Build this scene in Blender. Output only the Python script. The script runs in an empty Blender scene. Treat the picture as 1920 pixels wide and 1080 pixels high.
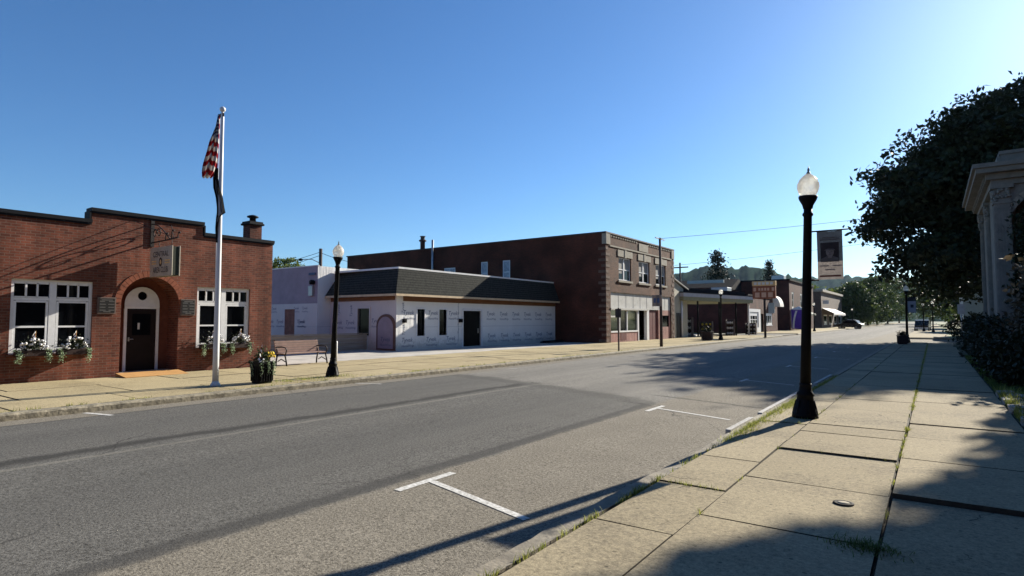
import bpy, bmesh, math, random
from mathutils import Vector, Matrix
from mathutils.geometry import tessellate_polygon
random.seed(7)
R = math.radians
sc = bpy.context.scene
COL = sc.collection
SUN_AZ, SUN_EL = 11.0, 23.8          # degrees right of the street (+Y), above the horizon

# ------------------------------------------------------------------ materials
def nt(m):
    m.use_nodes = True
    return m.node_tree, m.node_tree.nodes, m.node_tree.links
def mat(name, col, rough=.8, var=.15, scale=6., bump=.0, bscale=40., metal=0., spec=.3, detail=4, col2=None, stretch=None):
    m = bpy.data.materials.new(name); t, n, l = nt(m)
    b = n['Principled BSDF']; b.inputs['Roughness'].default_value = rough
    b.inputs['Metallic'].default_value = metal; b.inputs['Specular IOR Level'].default_value = spec
    g = n.new('ShaderNodeNewGeometry'); src = g.outputs['Position']
    if stretch:
        mp = n.new('ShaderNodeMapping'); mp.inputs['Scale'].default_value = stretch
        l.new(src, mp.inputs['Vector']); src = mp.outputs[0]
    if var > 0 or col2:
        nz = n.new('ShaderNodeTexNoise'); nz.inputs['Scale'].default_value = scale; nz.inputs['Detail'].default_value = detail
        nz.inputs['Roughness'].default_value = .65
        l.new(src, nz.inputs['Vector'])
        r = n.new('ShaderNodeValToRGB'); r.color_ramp.elements[0].position = .32; r.color_ramp.elements[1].position = .68
        c2 = col2 or [c*(1+var) for c in col]; c1 = col if col2 else [c*(1-var) for c in col]
        r.color_ramp.elements[0].color = (*c1, 1); r.color_ramp.elements[1].color = (*c2, 1)
        l.new(nz.outputs['Fac'], r.inputs['Fac']); l.new(r.outputs[0], b.inputs['Base Color'])
    else:
        b.inputs['Base Color'].default_value = (*col, 1)
    if bump > 0:
        nb = n.new('ShaderNodeTexNoise'); nb.inputs['Scale'].default_value = bscale; nb.inputs['Detail'].default_value = 5
        l.new(src, nb.inputs['Vector'])
        bp = n.new('ShaderNodeBump'); bp.inputs['Strength'].default_value = bump; bp.inputs['Distance'].default_value = .02
        l.new(nb.outputs['Fac'], bp.inputs['Height']); l.new(bp.outputs[0], b.inputs['Normal'])
    return m
def brick(name, c1, c2, mortar, bw=.21, bh=.072, msize=.009, rough=.85, streak=(2.6, 2.6, .22)):
    m = bpy.data.materials.new(name); t, n, l = nt(m); b = n['Principled BSDF']
    b.inputs['Roughness'].default_value = rough; b.inputs['Specular IOR Level'].default_value = .2
    g = n.new('ShaderNodeNewGeometry'); s = n.new('ShaderNodeSeparateXYZ'); l.new(g.outputs['Position'], s.inputs[0])
    sn = n.new('ShaderNodeSeparateXYZ'); l.new(g.outputs['True Normal'], sn.inputs[0])
    ab = n.new('ShaderNodeMath'); ab.operation = 'ABSOLUTE'; l.new(sn.outputs[0], ab.inputs[0])
    gt = n.new('ShaderNodeMath'); gt.operation = 'GREATER_THAN'; gt.inputs[1].default_value = .5; l.new(ab.outputs[0], gt.inputs[0])
    mx = n.new('ShaderNodeMix'); l.new(gt.outputs[0], mx.inputs[0]); l.new(s.outputs[0], mx.inputs[2]); l.new(s.outputs[1], mx.inputs[3])
    cb = n.new('ShaderNodeCombineXYZ'); l.new(mx.outputs[0], cb.inputs[0]); l.new(s.outputs[2], cb.inputs[1])
    bt = n.new('ShaderNodeTexBrick'); l.new(cb.outputs[0], bt.inputs['Vector'])
    bt.inputs['Scale'].default_value = 1; bt.inputs['Mortar Size'].default_value = msize; bt.inputs['Mortar Smooth'].default_value = .2
    bt.inputs['Brick Width'].default_value = bw; bt.inputs['Row Height'].default_value = bh
    bt.inputs['Color1'].default_value = (*c1, 1); bt.inputs['Color2'].default_value = (*c2, 1); bt.inputs['Mortar'].default_value = (*mortar, 1)
    nz = n.new('ShaderNodeTexNoise'); nz.inputs['Scale'].default_value = .9; nz.inputs['Detail'].default_value = 6; l.new(g.outputs['Position'], nz.inputs['Vector'])
    mp = n.new('ShaderNodeMapping'); mp.inputs['Scale'].default_value = streak; l.new(g.outputs['Position'], mp.inputs['Vector'])
    n2 = n.new('ShaderNodeTexNoise'); n2.inputs['Scale'].default_value = 1.0; n2.inputs['Detail'].default_value = 7; l.new(mp.outputs[0], n2.inputs['Vector'])
    n3 = n.new('ShaderNodeTexNoise'); n3.inputs['Scale'].default_value = 9; n3.inputs['Detail'].default_value = 4; l.new(cb.outputs[0], n3.inputs['Vector'])
    av = n.new('ShaderNodeMath'); av.operation = 'MULTIPLY'; l.new(nz.outputs['Fac'], av.inputs[0]); l.new(n2.outputs['Fac'], av.inputs[1])
    a2 = n.new('ShaderNodeMath'); a2.operation = 'MULTIPLY_ADD'; a2.inputs[1].default_value = .22; l.new(n3.outputs['Fac'], a2.inputs[0]); l.new(av.outputs[0], a2.inputs[2])
    mr = n.new('ShaderNodeMapRange'); mr.inputs[1].default_value = .2; mr.inputs[2].default_value = .52; mr.inputs[3].default_value = .5; mr.inputs[4].default_value = 1.4; l.new(a2.outputs[0], mr.inputs[0])
    mm = n.new('ShaderNodeVectorMath'); mm.operation = 'SCALE'; l.new(bt.outputs['Color'], mm.inputs[0]); l.new(mr.outputs[0], mm.inputs['Scale'])
    l.new(mm.outputs[0], b.inputs['Base Color'])
    bp = n.new('ShaderNodeBump'); bp.inputs['Strength'].default_value = .35; bp.inputs['Distance'].default_value = .01; bp.invert = True
    l.new(bt.outputs['Fac'], bp.inputs['Height']); l.new(bp.outputs[0], b.inputs['Normal'])
    return m
def leafmat(name, dark, light, trans=.25):
    m = bpy.data.materials.new(name); t, n, l = nt(m); b = n['Principled BSDF']
    b.inputs['Roughness'].default_value = .6; b.inputs['Specular IOR Level'].default_value = .25
    a = n.new('ShaderNodeAttribute'); a.attribute_name = 'tone'
    mx = n.new('ShaderNodeMix'); mx.data_type = 'RGBA'; mx.inputs[6].default_value = (*dark, 1); mx.inputs[7].default_value = (*light, 1)
    l.new(a.outputs['Fac'], mx.inputs[0]); l.new(mx.outputs[2], b.inputs['Base Color'])
    tr = n.new('ShaderNodeBsdfTranslucent'); l.new(mx.outputs[2], tr.inputs['Color'])
    ms = n.new('ShaderNodeMixShader'); ms.inputs[0].default_value = trans
    l.new(b.outputs[0], ms.inputs[1]); l.new(tr.outputs[0], ms.inputs[2]); l.new(ms.outputs[0], n['Material Output'].inputs['Surface'])
    return m
M = {}
M['brick_a'] = brick('red brick', (.19, .058, .034), (.105, .034, .022), (.16, .095, .07))
M['brick_c'] = brick('shade-darkened brown brick', (.095, .028, .015), (.066, .020, .012), (.065, .03, .02), streak=(.5, .5, .5))  # set darker than the front brick, shade put into the colour
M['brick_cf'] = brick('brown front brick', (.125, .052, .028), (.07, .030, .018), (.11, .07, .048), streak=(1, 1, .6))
M['brick_e'] = brick('dark red brick', (.085, .026, .02), (.06, .019, .016), (.06, .033, .027), streak=(.4, .4, .4))
M['coping'] = mat('black coping metal', (.010, .011, .014), .6, .2, 3, spec=.12)
M['white'] = mat('white window paint', (.74, .74, .74), .5, .06, 8)
M['cream'] = mat('cream siding', (.42, .39, .31), .8, .12, 2)
M['stone'] = mat('cut stone', (.30, .27, .215), .85, .2, 4, .2, 30)
M['graystone'] = mat('grey portico stone', (.22, .205, .175), .85, .18, 2.5, .2, 25)
def glass(name, col=(.004, .0045, .006), spec=.13, rough=.06):
    return mat(name, col, rough, 0, spec=spec)
M['glass'] = glass('dark window glass')
M['glass_green'] = glass('green shop glass', (.018, .028, .014), .35)
M['glass_pale'] = mat('pale curtained glass', (.30, .33, .37), .25, .3, 5)
M['doorpaint'] = mat('dark brown door paint', (.016, .009, .008), .5, .2, 5, spec=.12)
M['redpaint'] = mat('dark red door paint', (.10, .014, .013), .55, .2, 4)
M['pinkbrick'] = brick('painted pink brick', (.38, .2, .17), (.33, .17, .15), (.30, .18, .16))
M['black'] = mat('black painted iron', (.0045, .0045, .005), .6, .25, 6, spec=.12)
M['iron'] = mat('rusty black iron', (.022, .017, .016), .6, .3, 20)
M['wood'] = mat('raw plywood', (.46, .25, .09), .8, .25, 3, stretch=(8, 1, 8))
M['fascia'] = mat('brown fascia board', (.17, .075, .032), .75, .25, 3, stretch=(1, .4, 6))
M['cedar'] = mat('pale eave board', (.52, .40, .26), .75, .15, 3)
M['shingle'] = None
def wrapmat(name, c1, c2):
    m = bpy.data.materials.new(name); N = Nodes(m); N.b.inputs['Roughness'].default_value = .5; N.b.inputs['Specular IOR Level'].default_value = .25
    g = N.n.new('ShaderNodeNewGeometry'); P = g.outputs['Position']
    mp = N.n.new('ShaderNodeMapping'); mp.inputs['Scale'].default_value = (3.2, 3.2, .7); N.l.new(P, mp.inputs['Vector'])
    w1 = N.noise(mp.outputs[0], 1.6, 5, .6); w2 = N.noise(P, 1.1, 4); w3 = N.noise(P, 9, 3)
    c = N.mix(w2, c1, c2)
    s = N.n.new('ShaderNodeSeparateXYZ'); N.l.new(P, s.inputs[0])
    seam = N.m('SUBTRACT', 1., N.step(N.m('ABSOLUTE', N.m('SUBTRACT', N.m('ADD', s.outputs[2], N.m('MULTIPLY', w2, .05)), 1.28)), .012, .02))
    dirt = N.m('MULTIPLY', N.step(N.m('ADD', w3, N.m('MULTIPLY', s.outputs[2], -.9)), -.1, .45), .5)
    c = N.mix(N.m('MULTIPLY', seam, .45), c, (.36, .37, .40)); c = N.mix(dirt, c, (.30, .27, .22))
    N.l.new(c, N.b.inputs['Base Color']); N.bump(N.m('ADD', w1, N.m('MULTIPLY', w3, .15)), .5, .06)
    return m
M['foam'] = mat('mauve foam board', (.30, .245, .285), .7, .12, 1.2)
M['foam_arch'] = mat('brown arch board', (.13, .07, .055), .7, .2, 2)
M['ink'] = mat('blue grey wrap print', (.085, .10, .17), .7, .2, 10)
M['fence'] = mat('weathered fence board', (.34, .29, .225), .85, .2, 2, stretch=(1, .5, 9))
M['fascia_w'] = mat('white metal trim', (.68, .68, .68), .4, .08, 3)
M['bench'] = mat('bench slat', (.30, .20, .165), .6, .15, 6)
M['concrete_lot'] = mat('pale lot concrete', (.40, .375, .335), .9, .28, .8, .3, 30, detail=8)
M['flower'] = mat('white petals', (.8, .79, .78), .7, .1, 8)
M['yellow'] = mat('yellow petals', (.75, .55, .06), .7, .2, 8)
M['pole'] = mat('white flagpole paint', (.66, .66, .66), .4, .06, 4)
M['steel'] = mat('galvanized steel', (.38, .38, .38), .4, .15, 6, metal=.6)
M['oldwood'] = mat('utility pole wood', (.07, .05, .045), .85, .25, 5)
M['purple'] = mat('purple fabric', (.08, .03, .30), .7, .15, 2)
M['canvas'] = mat('white canvas', (.72, .69, .62), .8, .1, 2)
M['carpaint'] = mat('black car paint', (.012, .013, .016), .25, .1, 3, spec=.5)
M['chrome'] = mat('bright bumper', (.5, .5, .5), .25, .1, 4, metal=.8)
M['rubber'] = mat('tyre rubber', (.012, .012, .012), .8, .1, 4)
M['roofgrey'] = mat('grey roof', (.23, .22, .21), .85, .15, 2)
M['darkroof'] = mat('dark roof', (.016, .016, .02), .9, .2, 2, spec=.05)
M['olive'] = mat('olive canopy soffit', (.26, .25, .15), .8, .1, 2)
M['bark'] = mat('bark', (.045, .034, .028), .9, .3, 8, .5, 20)
M['sign_w'] = mat('sign white', (.62, .60, .55), .5, .08, 6)
M['sign_dark'] = mat('sign dark letters', (.05, .04, .04), .6, .1, 6)
M['sign_brown'] = mat('sign brown board', (.26, .085, .04), .6, .15, 4)
M['sign_gold'] = mat('sign gold', (.70, .46, .20), .6, .15, 4)
M['sign_lav'] = mat('sign pale panel', (.60, .38, .26), .6, .1, 6)
M['sign_blue'] = mat('sign blue', (.05, .08, .16), .5, .1, 6)
M['plaque'] = mat('black plaque', (.012, .011, .011), .5, .2, 6)
M['plaque_t'] = mat('grey plaque letters', (.085, .08, .078), .5, .1, 6)
M['pframe'] = mat('worn plaque frame', (.14, .10, .085), .6, .25, 8)
M['ban_dk'] = mat('banner portrait dark', (.035, .028, .03), .8, .2, 12)
M['stoneedge'] = mat('edging stone', (.27, .25, .22), .9, .3, 6, .5, 18)
M['terracotta'] = mat('planter dark', (.03, .016, .014), .6, .2, 5)
M['dirt'] = mat('dark dirt', (.05, .042, .03), .95, .3, 10)
M['kerb_l'] = mat('weathered kerb', (.22, .195, .145), .9, .5, 7, .6, 22, detail=8)
M['kerb_r'] = mat('worn grey painted kerb', (.20, .175, .135), .85, .3, 5, .4, 25, detail=8)
M['kerbwhite'] = mat('white kerb paint', (.24, .23, .21), .9, .3, 11, col2=(.52, .51, .49))
M['houseblue'] = mat('pale blue siding', (.33, .38, .38), .8, .08, 2)
M['grass'] = leafmat('grass blades', (.04, .075, .014), (.17, .22, .05), .35)
M['weed'] = leafmat('weed blades', (.10, .13, .025), (.42, .42, .10), .42)
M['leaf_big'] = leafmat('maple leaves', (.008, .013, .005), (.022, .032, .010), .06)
M['leaf_mid'] = leafmat('street tree leaves', (.018, .034, .012), (.085, .115, .030), .25)
M['leaf_lit'] = leafmat('yellow green leaves', (.06, .09, .018), (.20, .23, .05), .35)
M['leaf_pine'] = leafmat('conifer needles', (.010, .019, .014), (.02, .034, .022), .08)
M['leaf_bush'] = leafmat('dark hedge leaves', (.007, .012, .005), (.02, .028, .010), .06)
M['leaf_red'] = leafmat('reddish shrub leaves', (.03, .028, .016), (.16, .12, .075), .15)
M['leaf_ivy'] = leafmat('ivy leaves', (.008, .015, .007), (.028, .042, .014), .08)
M['leaf_pot'] = leafmat('potted leaves', (.018, .03, .012), (.075, .10, .035), .2)
M['leaf_pale'] = leafmat('pale trailing vine', (.16, .24, .12), (.42, .5, .34), .25)

def shingle():
    m = bpy.data.materials.new('black asphalt shingle'); t, n, l = nt(m); b = n['Principled BSDF']; b.inputs['Roughness'].default_value = .95
    b.inputs['Specular IOR Level'].default_value = .1
    g = n.new('ShaderNodeNewGeometry')
    nz = n.new('ShaderNodeTexNoise'); nz.inputs['Scale'].default_value = 9; nz.inputs['Detail'].default_value = 8; l.new(g.outputs['Position'], nz.inputs['Vector'])
    w = n.new('ShaderNodeTexWave'); w.bands_direction = 'Z'; w.inputs['Scale'].default_value = 2.2; w.inputs['Distortion'].default_value = .3; l.new(g.outputs['Position'], w.inputs['Vector'])
    mx = n.new('ShaderNodeMix'); mx.inputs[0].default_value = .25; l.new(nz.outputs['Fac'], mx.inputs[2]); l.new(w.outputs['Fac'], mx.inputs[3])
    r = n.new('ShaderNodeValToRGB'); r.color_ramp.elements[0].color = (.014, .015, .015, 1); r.color_ramp.elements[1].color = (.056, .057, .050, 1)
    r.color_ramp.elements[0].position = .3; r.color_ramp.elements[1].position = .75
    l.new(mx.outputs[0], r.inputs[0]); l.new(r.outputs[0], b.inputs['Base Color'])
    return m
M['shingle'] = shingle()

def cloth(name, col):
    m = mat(name, col, .85, .12, 14, spec=.1); t, n, l = nt(m); b = n['Principled BSDF']
    tr = n.new('ShaderNodeBsdfTranslucent'); ms = n.new('ShaderNodeMixShader'); ms.inputs[0].default_value = .5
    src = b.inputs['Base Color'].links[0].from_socket; l.new(src, tr.inputs['Color'])
    l.new(b.outputs[0], ms.inputs[1]); l.new(tr.outputs[0], ms.inputs[2]); l.new(ms.outputs[0], n['Material Output'].inputs['Surface']); return m
M['ban_navy'] = cloth('banner navy cloth', (.035, .045, .065)); M['ban_grey'] = cloth('banner grey cloth', (.22, .20, .195)); M['ban_face'] = cloth('banner portrait grey', (.42, .37, .35)); M['ban_red'] = cloth('banner faded red', (.26, .10, .09))
def globe_mat():
    m = bpy.data.materials.new('frosted acorn globe'); t, n, l = nt(m); b = n['Principled BSDF']
    b.inputs['Base Color'].default_value = (.86, .84, .80, 1); b.inputs['Roughness'].default_value = .22
    tr = n.new('ShaderNodeBsdfTranslucent'); tr.inputs['Color'].default_value = (.9, .87, .8, 1)
    ms = n.new('ShaderNodeMixShader'); ms.inputs[0].default_value = .5
    l.new(b.outputs[0], ms.inputs[1]); l.new(tr.outputs[0], ms.inputs[2])
    g = n.new('ShaderNodeNewGeometry'); tc = n.new('ShaderNodeTexCoord'); sx = n.new('ShaderNodeSeparateXYZ'); l.new(tc.outputs['Object'], sx.inputs[0])
    wv = n.new('ShaderNodeTexNoise'); wv.inputs['Scale'].default_value = 9; l.new(tc.outputs['Object'], wv.inputs['Vector'])
    mr = n.new('ShaderNodeMapRange'); mr.inputs[1].default_value = .35; mr.inputs[2].default_value = .65; mr.inputs[3].default_value = .15; mr.inputs[4].default_value = .6; l.new(wv.outputs['Fac'], mr.inputs[0])
    gl = n.new('ShaderNodeBsdfGlass'); gl.inputs['Roughness'].default_value = .08; gl.inputs['IOR'].default_value = 1.12; gl.inputs['Color'].default_value = (.8, .8, .76, 1)
    m2 = n.new('ShaderNodeMixShader'); l.new(mr.outputs[0], m2.inputs[0]); l.new(ms.outputs[0], m2.inputs[1]); l.new(gl.outputs[0], m2.inputs[2])
    l.new(m2.outputs[0], n['Material Output'].inputs['Surface'])
    return m
M['globe'] = globe_mat()

class Nodes:
    """small helper to write node maths compactly"""
    def __init__(s, m):
        s.t, s.n, s.l = nt(m)
        s.b = s.n['Principled BSDF']
    def val(s, x):
        return x
    def m(s, op, a, b=0., c=0., clamp=False):
        k = s.n.new('ShaderNodeMath'); k.operation = op; k.use_clamp = clamp
        for i, x in enumerate((a, b, c)):
            if isinstance(x, (int, float)): k.inputs[i].default_value = x
            else: s.l.new(x, k.inputs[i])
        return k.outputs[0]
    def noise(s, vec, scale, detail=4, rough=.6):
        k = s.n.new('ShaderNodeTexNoise'); k.inputs['Scale'].default_value = scale; k.inputs['Detail'].default_value = detail; k.inputs['Roughness'].default_value = rough
        s.l.new(vec, k.inputs['Vector']); return k.outputs['Fac']
    def step(s, x, e0, e1):
        k = s.n.new('ShaderNodeMapRange'); k.interpolation_type = 'SMOOTHSTEP'
        s.l.new(x, k.inputs[0]); k.inputs[1].default_value = e0; k.inputs[2].default_value = e1; return k.outputs[0]
    def mix(s, f, a, b):
        k = s.n.new('ShaderNodeMix'); k.data_type = 'RGBA'
        for i, x in ((0, f), (6, a), (7, b)):
            if isinstance(x, (int, float)): k.inputs[i].default_value = x
            elif isinstance(x, tuple): k.inputs[i].default_value = (*x, 1)
            else: s.l.new(x, k.inputs[i])
        return k.outputs[2]
    def bump(s, h, st, d=.01):
        k = s.n.new('ShaderNodeBump'); k.inputs['Strength'].default_value = st; k.inputs['Distance'].default_value = d
        s.l.new(h, k.inputs['Height']); s.l.new(k.outputs[0], s.b.inputs['Normal'])

def road_mat():
    m = bpy.data.materials.new('street asphalt'); N = Nodes(m)
    N.b.inputs['Roughness'].default_value = .95; N.b.inputs['Specular IOR Level'].default_value = .08
    g = N.n.new('ShaderNodeNewGeometry'); P = g.outputs['Position']
    s = N.n.new('ShaderNodeSeparateXYZ'); N.l.new(P, s.inputs[0]); X, Y = s.outputs[0], s.outputs[1]
    n1 = N.noise(P, 1.1, 6); n2 = N.noise(P, 38, 5, .75); n3 = N.noise(P, .35, 4); n4 = N.noise(P, 4, 6)
    mp = N.n.new('ShaderNodeMapping'); mp.inputs['Scale'].default_value = (1.6, .12, 1); N.l.new(P, mp.inputs['Vector']); ns = N.noise(mp.outputs[0], 1.5, 5)
    wob = N.m('ADD', N.m('MULTIPLY', N.m('SUBTRACT', n4, .5), .26), N.m('MULTIPLY', N.m('SUBTRACT', n3, .5), .45))
    xw = N.m('ADD', X, wob)
    lane = N.m('MULTIPLY', N.step(xw, -12.58, -12.46), N.m('SUBTRACT', 1., N.step(xw, -4.78, -4.60)))
    yend = N.m('ADD', N.m('ADD', Y, N.m('MULTIPLY', X, .36)), N.m('MULTIPLY', N.m('SUBTRACT', n1, .5), 1.2))   # end of the newer overlay
    over = N.m('MULTIPLY', lane, N.m('SUBTRACT', 1., N.step(yend, 9.2, 10.9)))
    park = N.mix(n1, (.150, .134, .108), (.235, .212, .172))
    old = N.mix(ns, (.155, .146, .130), (.235, .222, .195))
    new = N.mix(N.m('ADD', N.m('MULTIPLY', ns, .6), N.m('MULTIPLY', n1, .4)), (.078, .075, .069), (.152, .146, .132))
    c = N.mix(lane, park, old); c = N.mix(over, c, new)
    # aggregate speckle
    n6 = N.noise(P, 110, 3, .8)
    sp = N.m('MULTIPLY_ADD', N.m('ADD', N.m('SUBTRACT', n2, .5), N.m('MULTIPLY', N.m('SUBTRACT', n6, .5), .9)), 2.0, 1., True) if False else N.m('MULTIPLY_ADD', N.m('ADD', N.m('SUBTRACT', n2, .5), N.m('MULTIPLY', N.m('SUBTRACT', n6, .5), .9)), 3.6, 1.)
    k = N.n.new('ShaderNodeVectorMath'); k.operation = 'SCALE'; N.l.new(c, k.inputs[0]); N.l.new(sp, k.inputs['Scale']); c = k.outputs[0]
    # sealed seams, pale centre seam, dark wear strip beside it
    def band(x0, w, soft=.03, src=xw):
        d = N.m('ABSOLUTE', N.m('SUBTRACT', src, x0)); return N.m('SUBTRACT', 1., N.step(d, w, w+soft))
    xs = N.m('ADD', X, N.m('MULTIPLY', N.m('SUBTRACT', n4, .5), .06))
    xm = N.m('ADD', X, N.m('ADD', N.m('MULTIPLY', N.m('SUBTRACT', n3, .5), .9), N.m('MULTIPLY', N.m('SUBTRACT', n4, .5), .1)))
    near = N.m('SUBTRACT', 1., N.step(yend, 9.6, 10.2))
    c = N.mix(N.m('MULTIPLY', N.m('MULTIPLY', band(-8.95, .05, .22, xm), near), .75), c, (.035, .034, .032))
    c = N.mix(N.m('MULTIPLY', band(-8.55, .03, .05, xs), N.m('MULTIPLY_ADD', n1, .7, .1)), c, (.23, .215, .18))
    c = N.mix(N.m('MULTIPLY', band(-4.78, .07, .10, xs), N.m('MULTIPLY', near, .65)), c, (.055, .053, .05))
    c = N.mix(N.m('MULTIPLY', band(-12.5, .03, .06, xs), N.m('MULTIPLY', near, .6)), c, (.055, .053, .05))
    # transverse crack in the parking lane and at the end of the overlay
    yy = N.m('ADD', N.m('ADD', Y, N.m('MULTIPLY', X, .13)), N.m('MULTIPLY', N.m('SUBTRACT', n4, .5), .35))
    cr = N.m('MULTIPLY', N.m('SUBTRACT', 1., N.step(N.m('ABSOLUTE', N.m('SUBTRACT', yy, 12.25)), .03, .12)), N.step(X, -5.6, -4.9))
    c = N.mix(N.m('MULTIPLY', cr, .7), c, (.06, .056, .05))
    y2 = N.m('SUBTRACT', 1., N.step(N.m('ABSOLUTE', N.m('SUBTRACT', yend, 9.9)), .12, .5))
    c = N.mix(N.m('MULTIPLY', N.m('MULTIPLY', y2, lane), .5), c, (.06, .058, .054))
    # wandering hairline cracks, some sealed with tar
    def vor(scale, wgt):
        d_ = N.n.new('ShaderNodeVectorMath'); d_.operation = 'MULTIPLY_ADD'
        nn = N.n.new('ShaderNodeTexNoise'); nn.inputs['Scale'].default_value = 1.3; nn.inputs['Detail'].default_value = 5; N.l.new(P, nn.inputs['Vector'])
        N.l.new(nn.outputs['Color'], d_.inputs[0]); d_.inputs[1].default_value = (1.1, 1.1, 0); N.l.new(P, d_.inputs[2])
        k = N.n.new('ShaderNodeTexVoronoi'); k.feature = 'DISTANCE_TO_EDGE'; k.voronoi_dimensions = '2D'; k.inputs['Scale'].default_value = scale; N.l.new(d_.outputs[0], k.inputs['Vector'])
        return N.m('MULTIPLY', N.m('SUBTRACT', 1., N.step(k.outputs['Distance'], .0, wgt)), N.step(n3, .47, .56))
    c = N.mix(N.m('MULTIPLY', vor(.22, .006), .75), c, (.04, .038, .035))
    # oil drip line down the middle of each lane
    oil = N.m('MULTIPLY', N.m('ADD', band(-6.7, .25, .8, xs), band(-10.6, .25, .8, xs)), N.m('MULTIPLY', n1, .35))
    c = N.mix(oil, c, (.06, .06, .058))
    N.l.new(c, N.b.inputs['Base Color'])
    N.bump(N.noise(P, 55, 4, .7), .55, .012)
    return m
M['road'] = road_mat()

def walk_mat(name, c1, c2, stain):
    m = bpy.data.materials.new(name); N = Nodes(m); N.b.inputs['Roughness'].default_value = .95; N.b.inputs['Specular IOR Level'].default_value = .1
    g = N.n.new('ShaderNodeNewGeometry'); P = g.outputs['Position']
    a = N.n.new('ShaderNodeAttribute'); a.attribute_name = 'tone'
    n1 = N.noise(P, 1.7, 7); n2 = N.noise(P, 70, 4, .8); n3 = N.noise(P, .6, 3); n5 = N.noise(P, 14, 5, .7)
    f = N.m('ADD', N.m('MULTIPLY', n1, .6), N.m('MULTIPLY', a.outputs['Fac'], .45), clamp=True)
    c = N.mix(f, c1, c2)
    st = N.step(N.m('ADD', N.m('MULTIPLY', n3, .5), N.m('MULTIPLY', n5, .5)), .46, .66)
    c = N.mix(N.m('MULTIPLY', st, .75), c, stain)
    n7 = N.noise(P, 5, 8, .75); c = N.mix(N.m('MULTIPLY', N.step(n7, .56, .72), .4), c, stain)
    wv = N.n.new('ShaderNodeVectorMath'); wv.operation = 'MULTIPLY_ADD'; nn = N.n.new('ShaderNodeTexNoise'); nn.inputs['Scale'].default_value = 2.2; nn.inputs['Detail'].default_value = 6
    N.l.new(P, nn.inputs['Vector']); N.l.new(nn.outputs['Color'], wv.inputs[0]); wv.inputs[1].default_value = (.7, .7, 0); N.l.new(P, wv.inputs[2])
    vo = N.n.new('ShaderNodeTexVoronoi'); vo.feature = 'DISTANCE_TO_EDGE'; vo.voronoi_dimensions = '2D'; vo.inputs['Scale'].default_value = .38; N.l.new(wv.outputs[0], vo.inputs['Vector'])
    ck = N.m('MULTIPLY', N.m('SUBTRACT', 1., N.step(vo.outputs['Distance'], 0., .0045)), N.step(n3, .5, .58))
    c = N.mix(N.m('MULTIPLY', ck, .8), c, (.03, .026, .02))
    gv = N.n.new('ShaderNodeTexVoronoi'); gv.voronoi_dimensions = '2D'; gv.inputs['Scale'].default_value = 2.6; N.l.new(P, gv.inputs['Vector'])
    c = N.mix(N.m('MULTIPLY', N.m('SUBTRACT', 1., N.step(gv.outputs['Distance'], .03, .045)), .55), c, (.06, .053, .042))
    n8 = N.noise(P, 26, 4, .75); sp = N.m('MULTIPLY_ADD', N.m('ADD', N.m('SUBTRACT', n2, .5), N.m('SUBTRACT', n8, .5)), 1.5, 1.)
    k = N.n.new('ShaderNodeVectorMath'); k.operation = 'SCALE'; N.l.new(c, k.inputs[0]); N.l.new(sp, k.inputs['Scale'])
    N.l.new(k.outputs[0], N.b.inputs['Base Color'])
    N.bump(N.noise(P, 45, 6, .7), .45, .01)
    return m
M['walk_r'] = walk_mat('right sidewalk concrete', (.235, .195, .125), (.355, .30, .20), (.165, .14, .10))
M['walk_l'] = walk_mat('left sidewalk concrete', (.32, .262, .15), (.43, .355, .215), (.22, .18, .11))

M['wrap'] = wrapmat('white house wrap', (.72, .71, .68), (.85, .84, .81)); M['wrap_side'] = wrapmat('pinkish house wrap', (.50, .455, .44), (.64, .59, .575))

# ------------------------------------------------------------------ mesh helpers
ROOTM = {}
def tag(o, label=None, cat=None, group=None, kind=None):
    if label: o['label'] = label
    if cat: o['category'] = cat
    if group: o['group'] = group
    if kind: o['kind'] = kind
    return o
def thing(name, label, cat, loc=(0, 0, 0), group=None, rotz=0., roty=0.):
    o = bpy.data.objects.new(name, None); o.empty_display_size = .2; COL.objects.link(o)
    o.location = loc; o.rotation_euler = (0, roty, rotz)
    ROOTM[o] = Matrix.Translation(loc) @ Matrix.Rotation(rotz, 4, 'Z') @ Matrix.Rotation(roty, 4, 'Y')
    return tag(o, label, cat, group)
def obj(name, bm, mats, parent=None, world=False, smooth=False):
    """link a bmesh as ONE object; world=True: its coordinates are world ones"""
    if not isinstance(mats, (list, tuple)): mats = [mats]
    if parent is not None:
        rm = ROOTM[parent]
        if world: bm.transform(rm.inverted())
    me = bpy.data.meshes.new(name); bm.to_mesh(me); bm.free()
    for m in mats: me.materials.append(M[m] if isinstance(m, str) else m)
    if smooth:
        for p in me.polygons: p.use_smooth = True
    o = bpy.data.objects.new(name, me); COL.objects.link(o)
    if parent is not None:
        o.parent = parent; ROOTM[o] = ROOTM[parent]
    return o
def single(name, bm, mats, label, cat, group=None, smooth=False):
    return tag(obj(name, bm, mats, None, False, smooth), label, cat, group)
def structure(name, bm, mats, smooth=False):
    return tag(obj(name, bm, mats, None, False, smooth), kind='structure')
def copy_thing(root, loc, label=None, group=None, rotz=None, roty=None):
    r = root.copy(); COL.objects.link(r); r.location = loc
    e = root.rotation_euler
    r.rotation_euler = (0, e.y if roty is None else roty, e.z if rotz is None else rotz)
    if label: r['label'] = label
    if group: r['group'] = group
    for ch in list(root.children):
        c = ch.copy(); COL.objects.link(c); c.parent = r
        for g in list(ch.children):
            d = g.copy(); COL.objects.link(d); d.parent = c
    return r
def B(): return bmesh.new()
def quad(bm, pts, mi=0):
    f = bm.faces.new([bm.verts.new(p) for p in pts]); f.material_index = mi; return f
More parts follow.
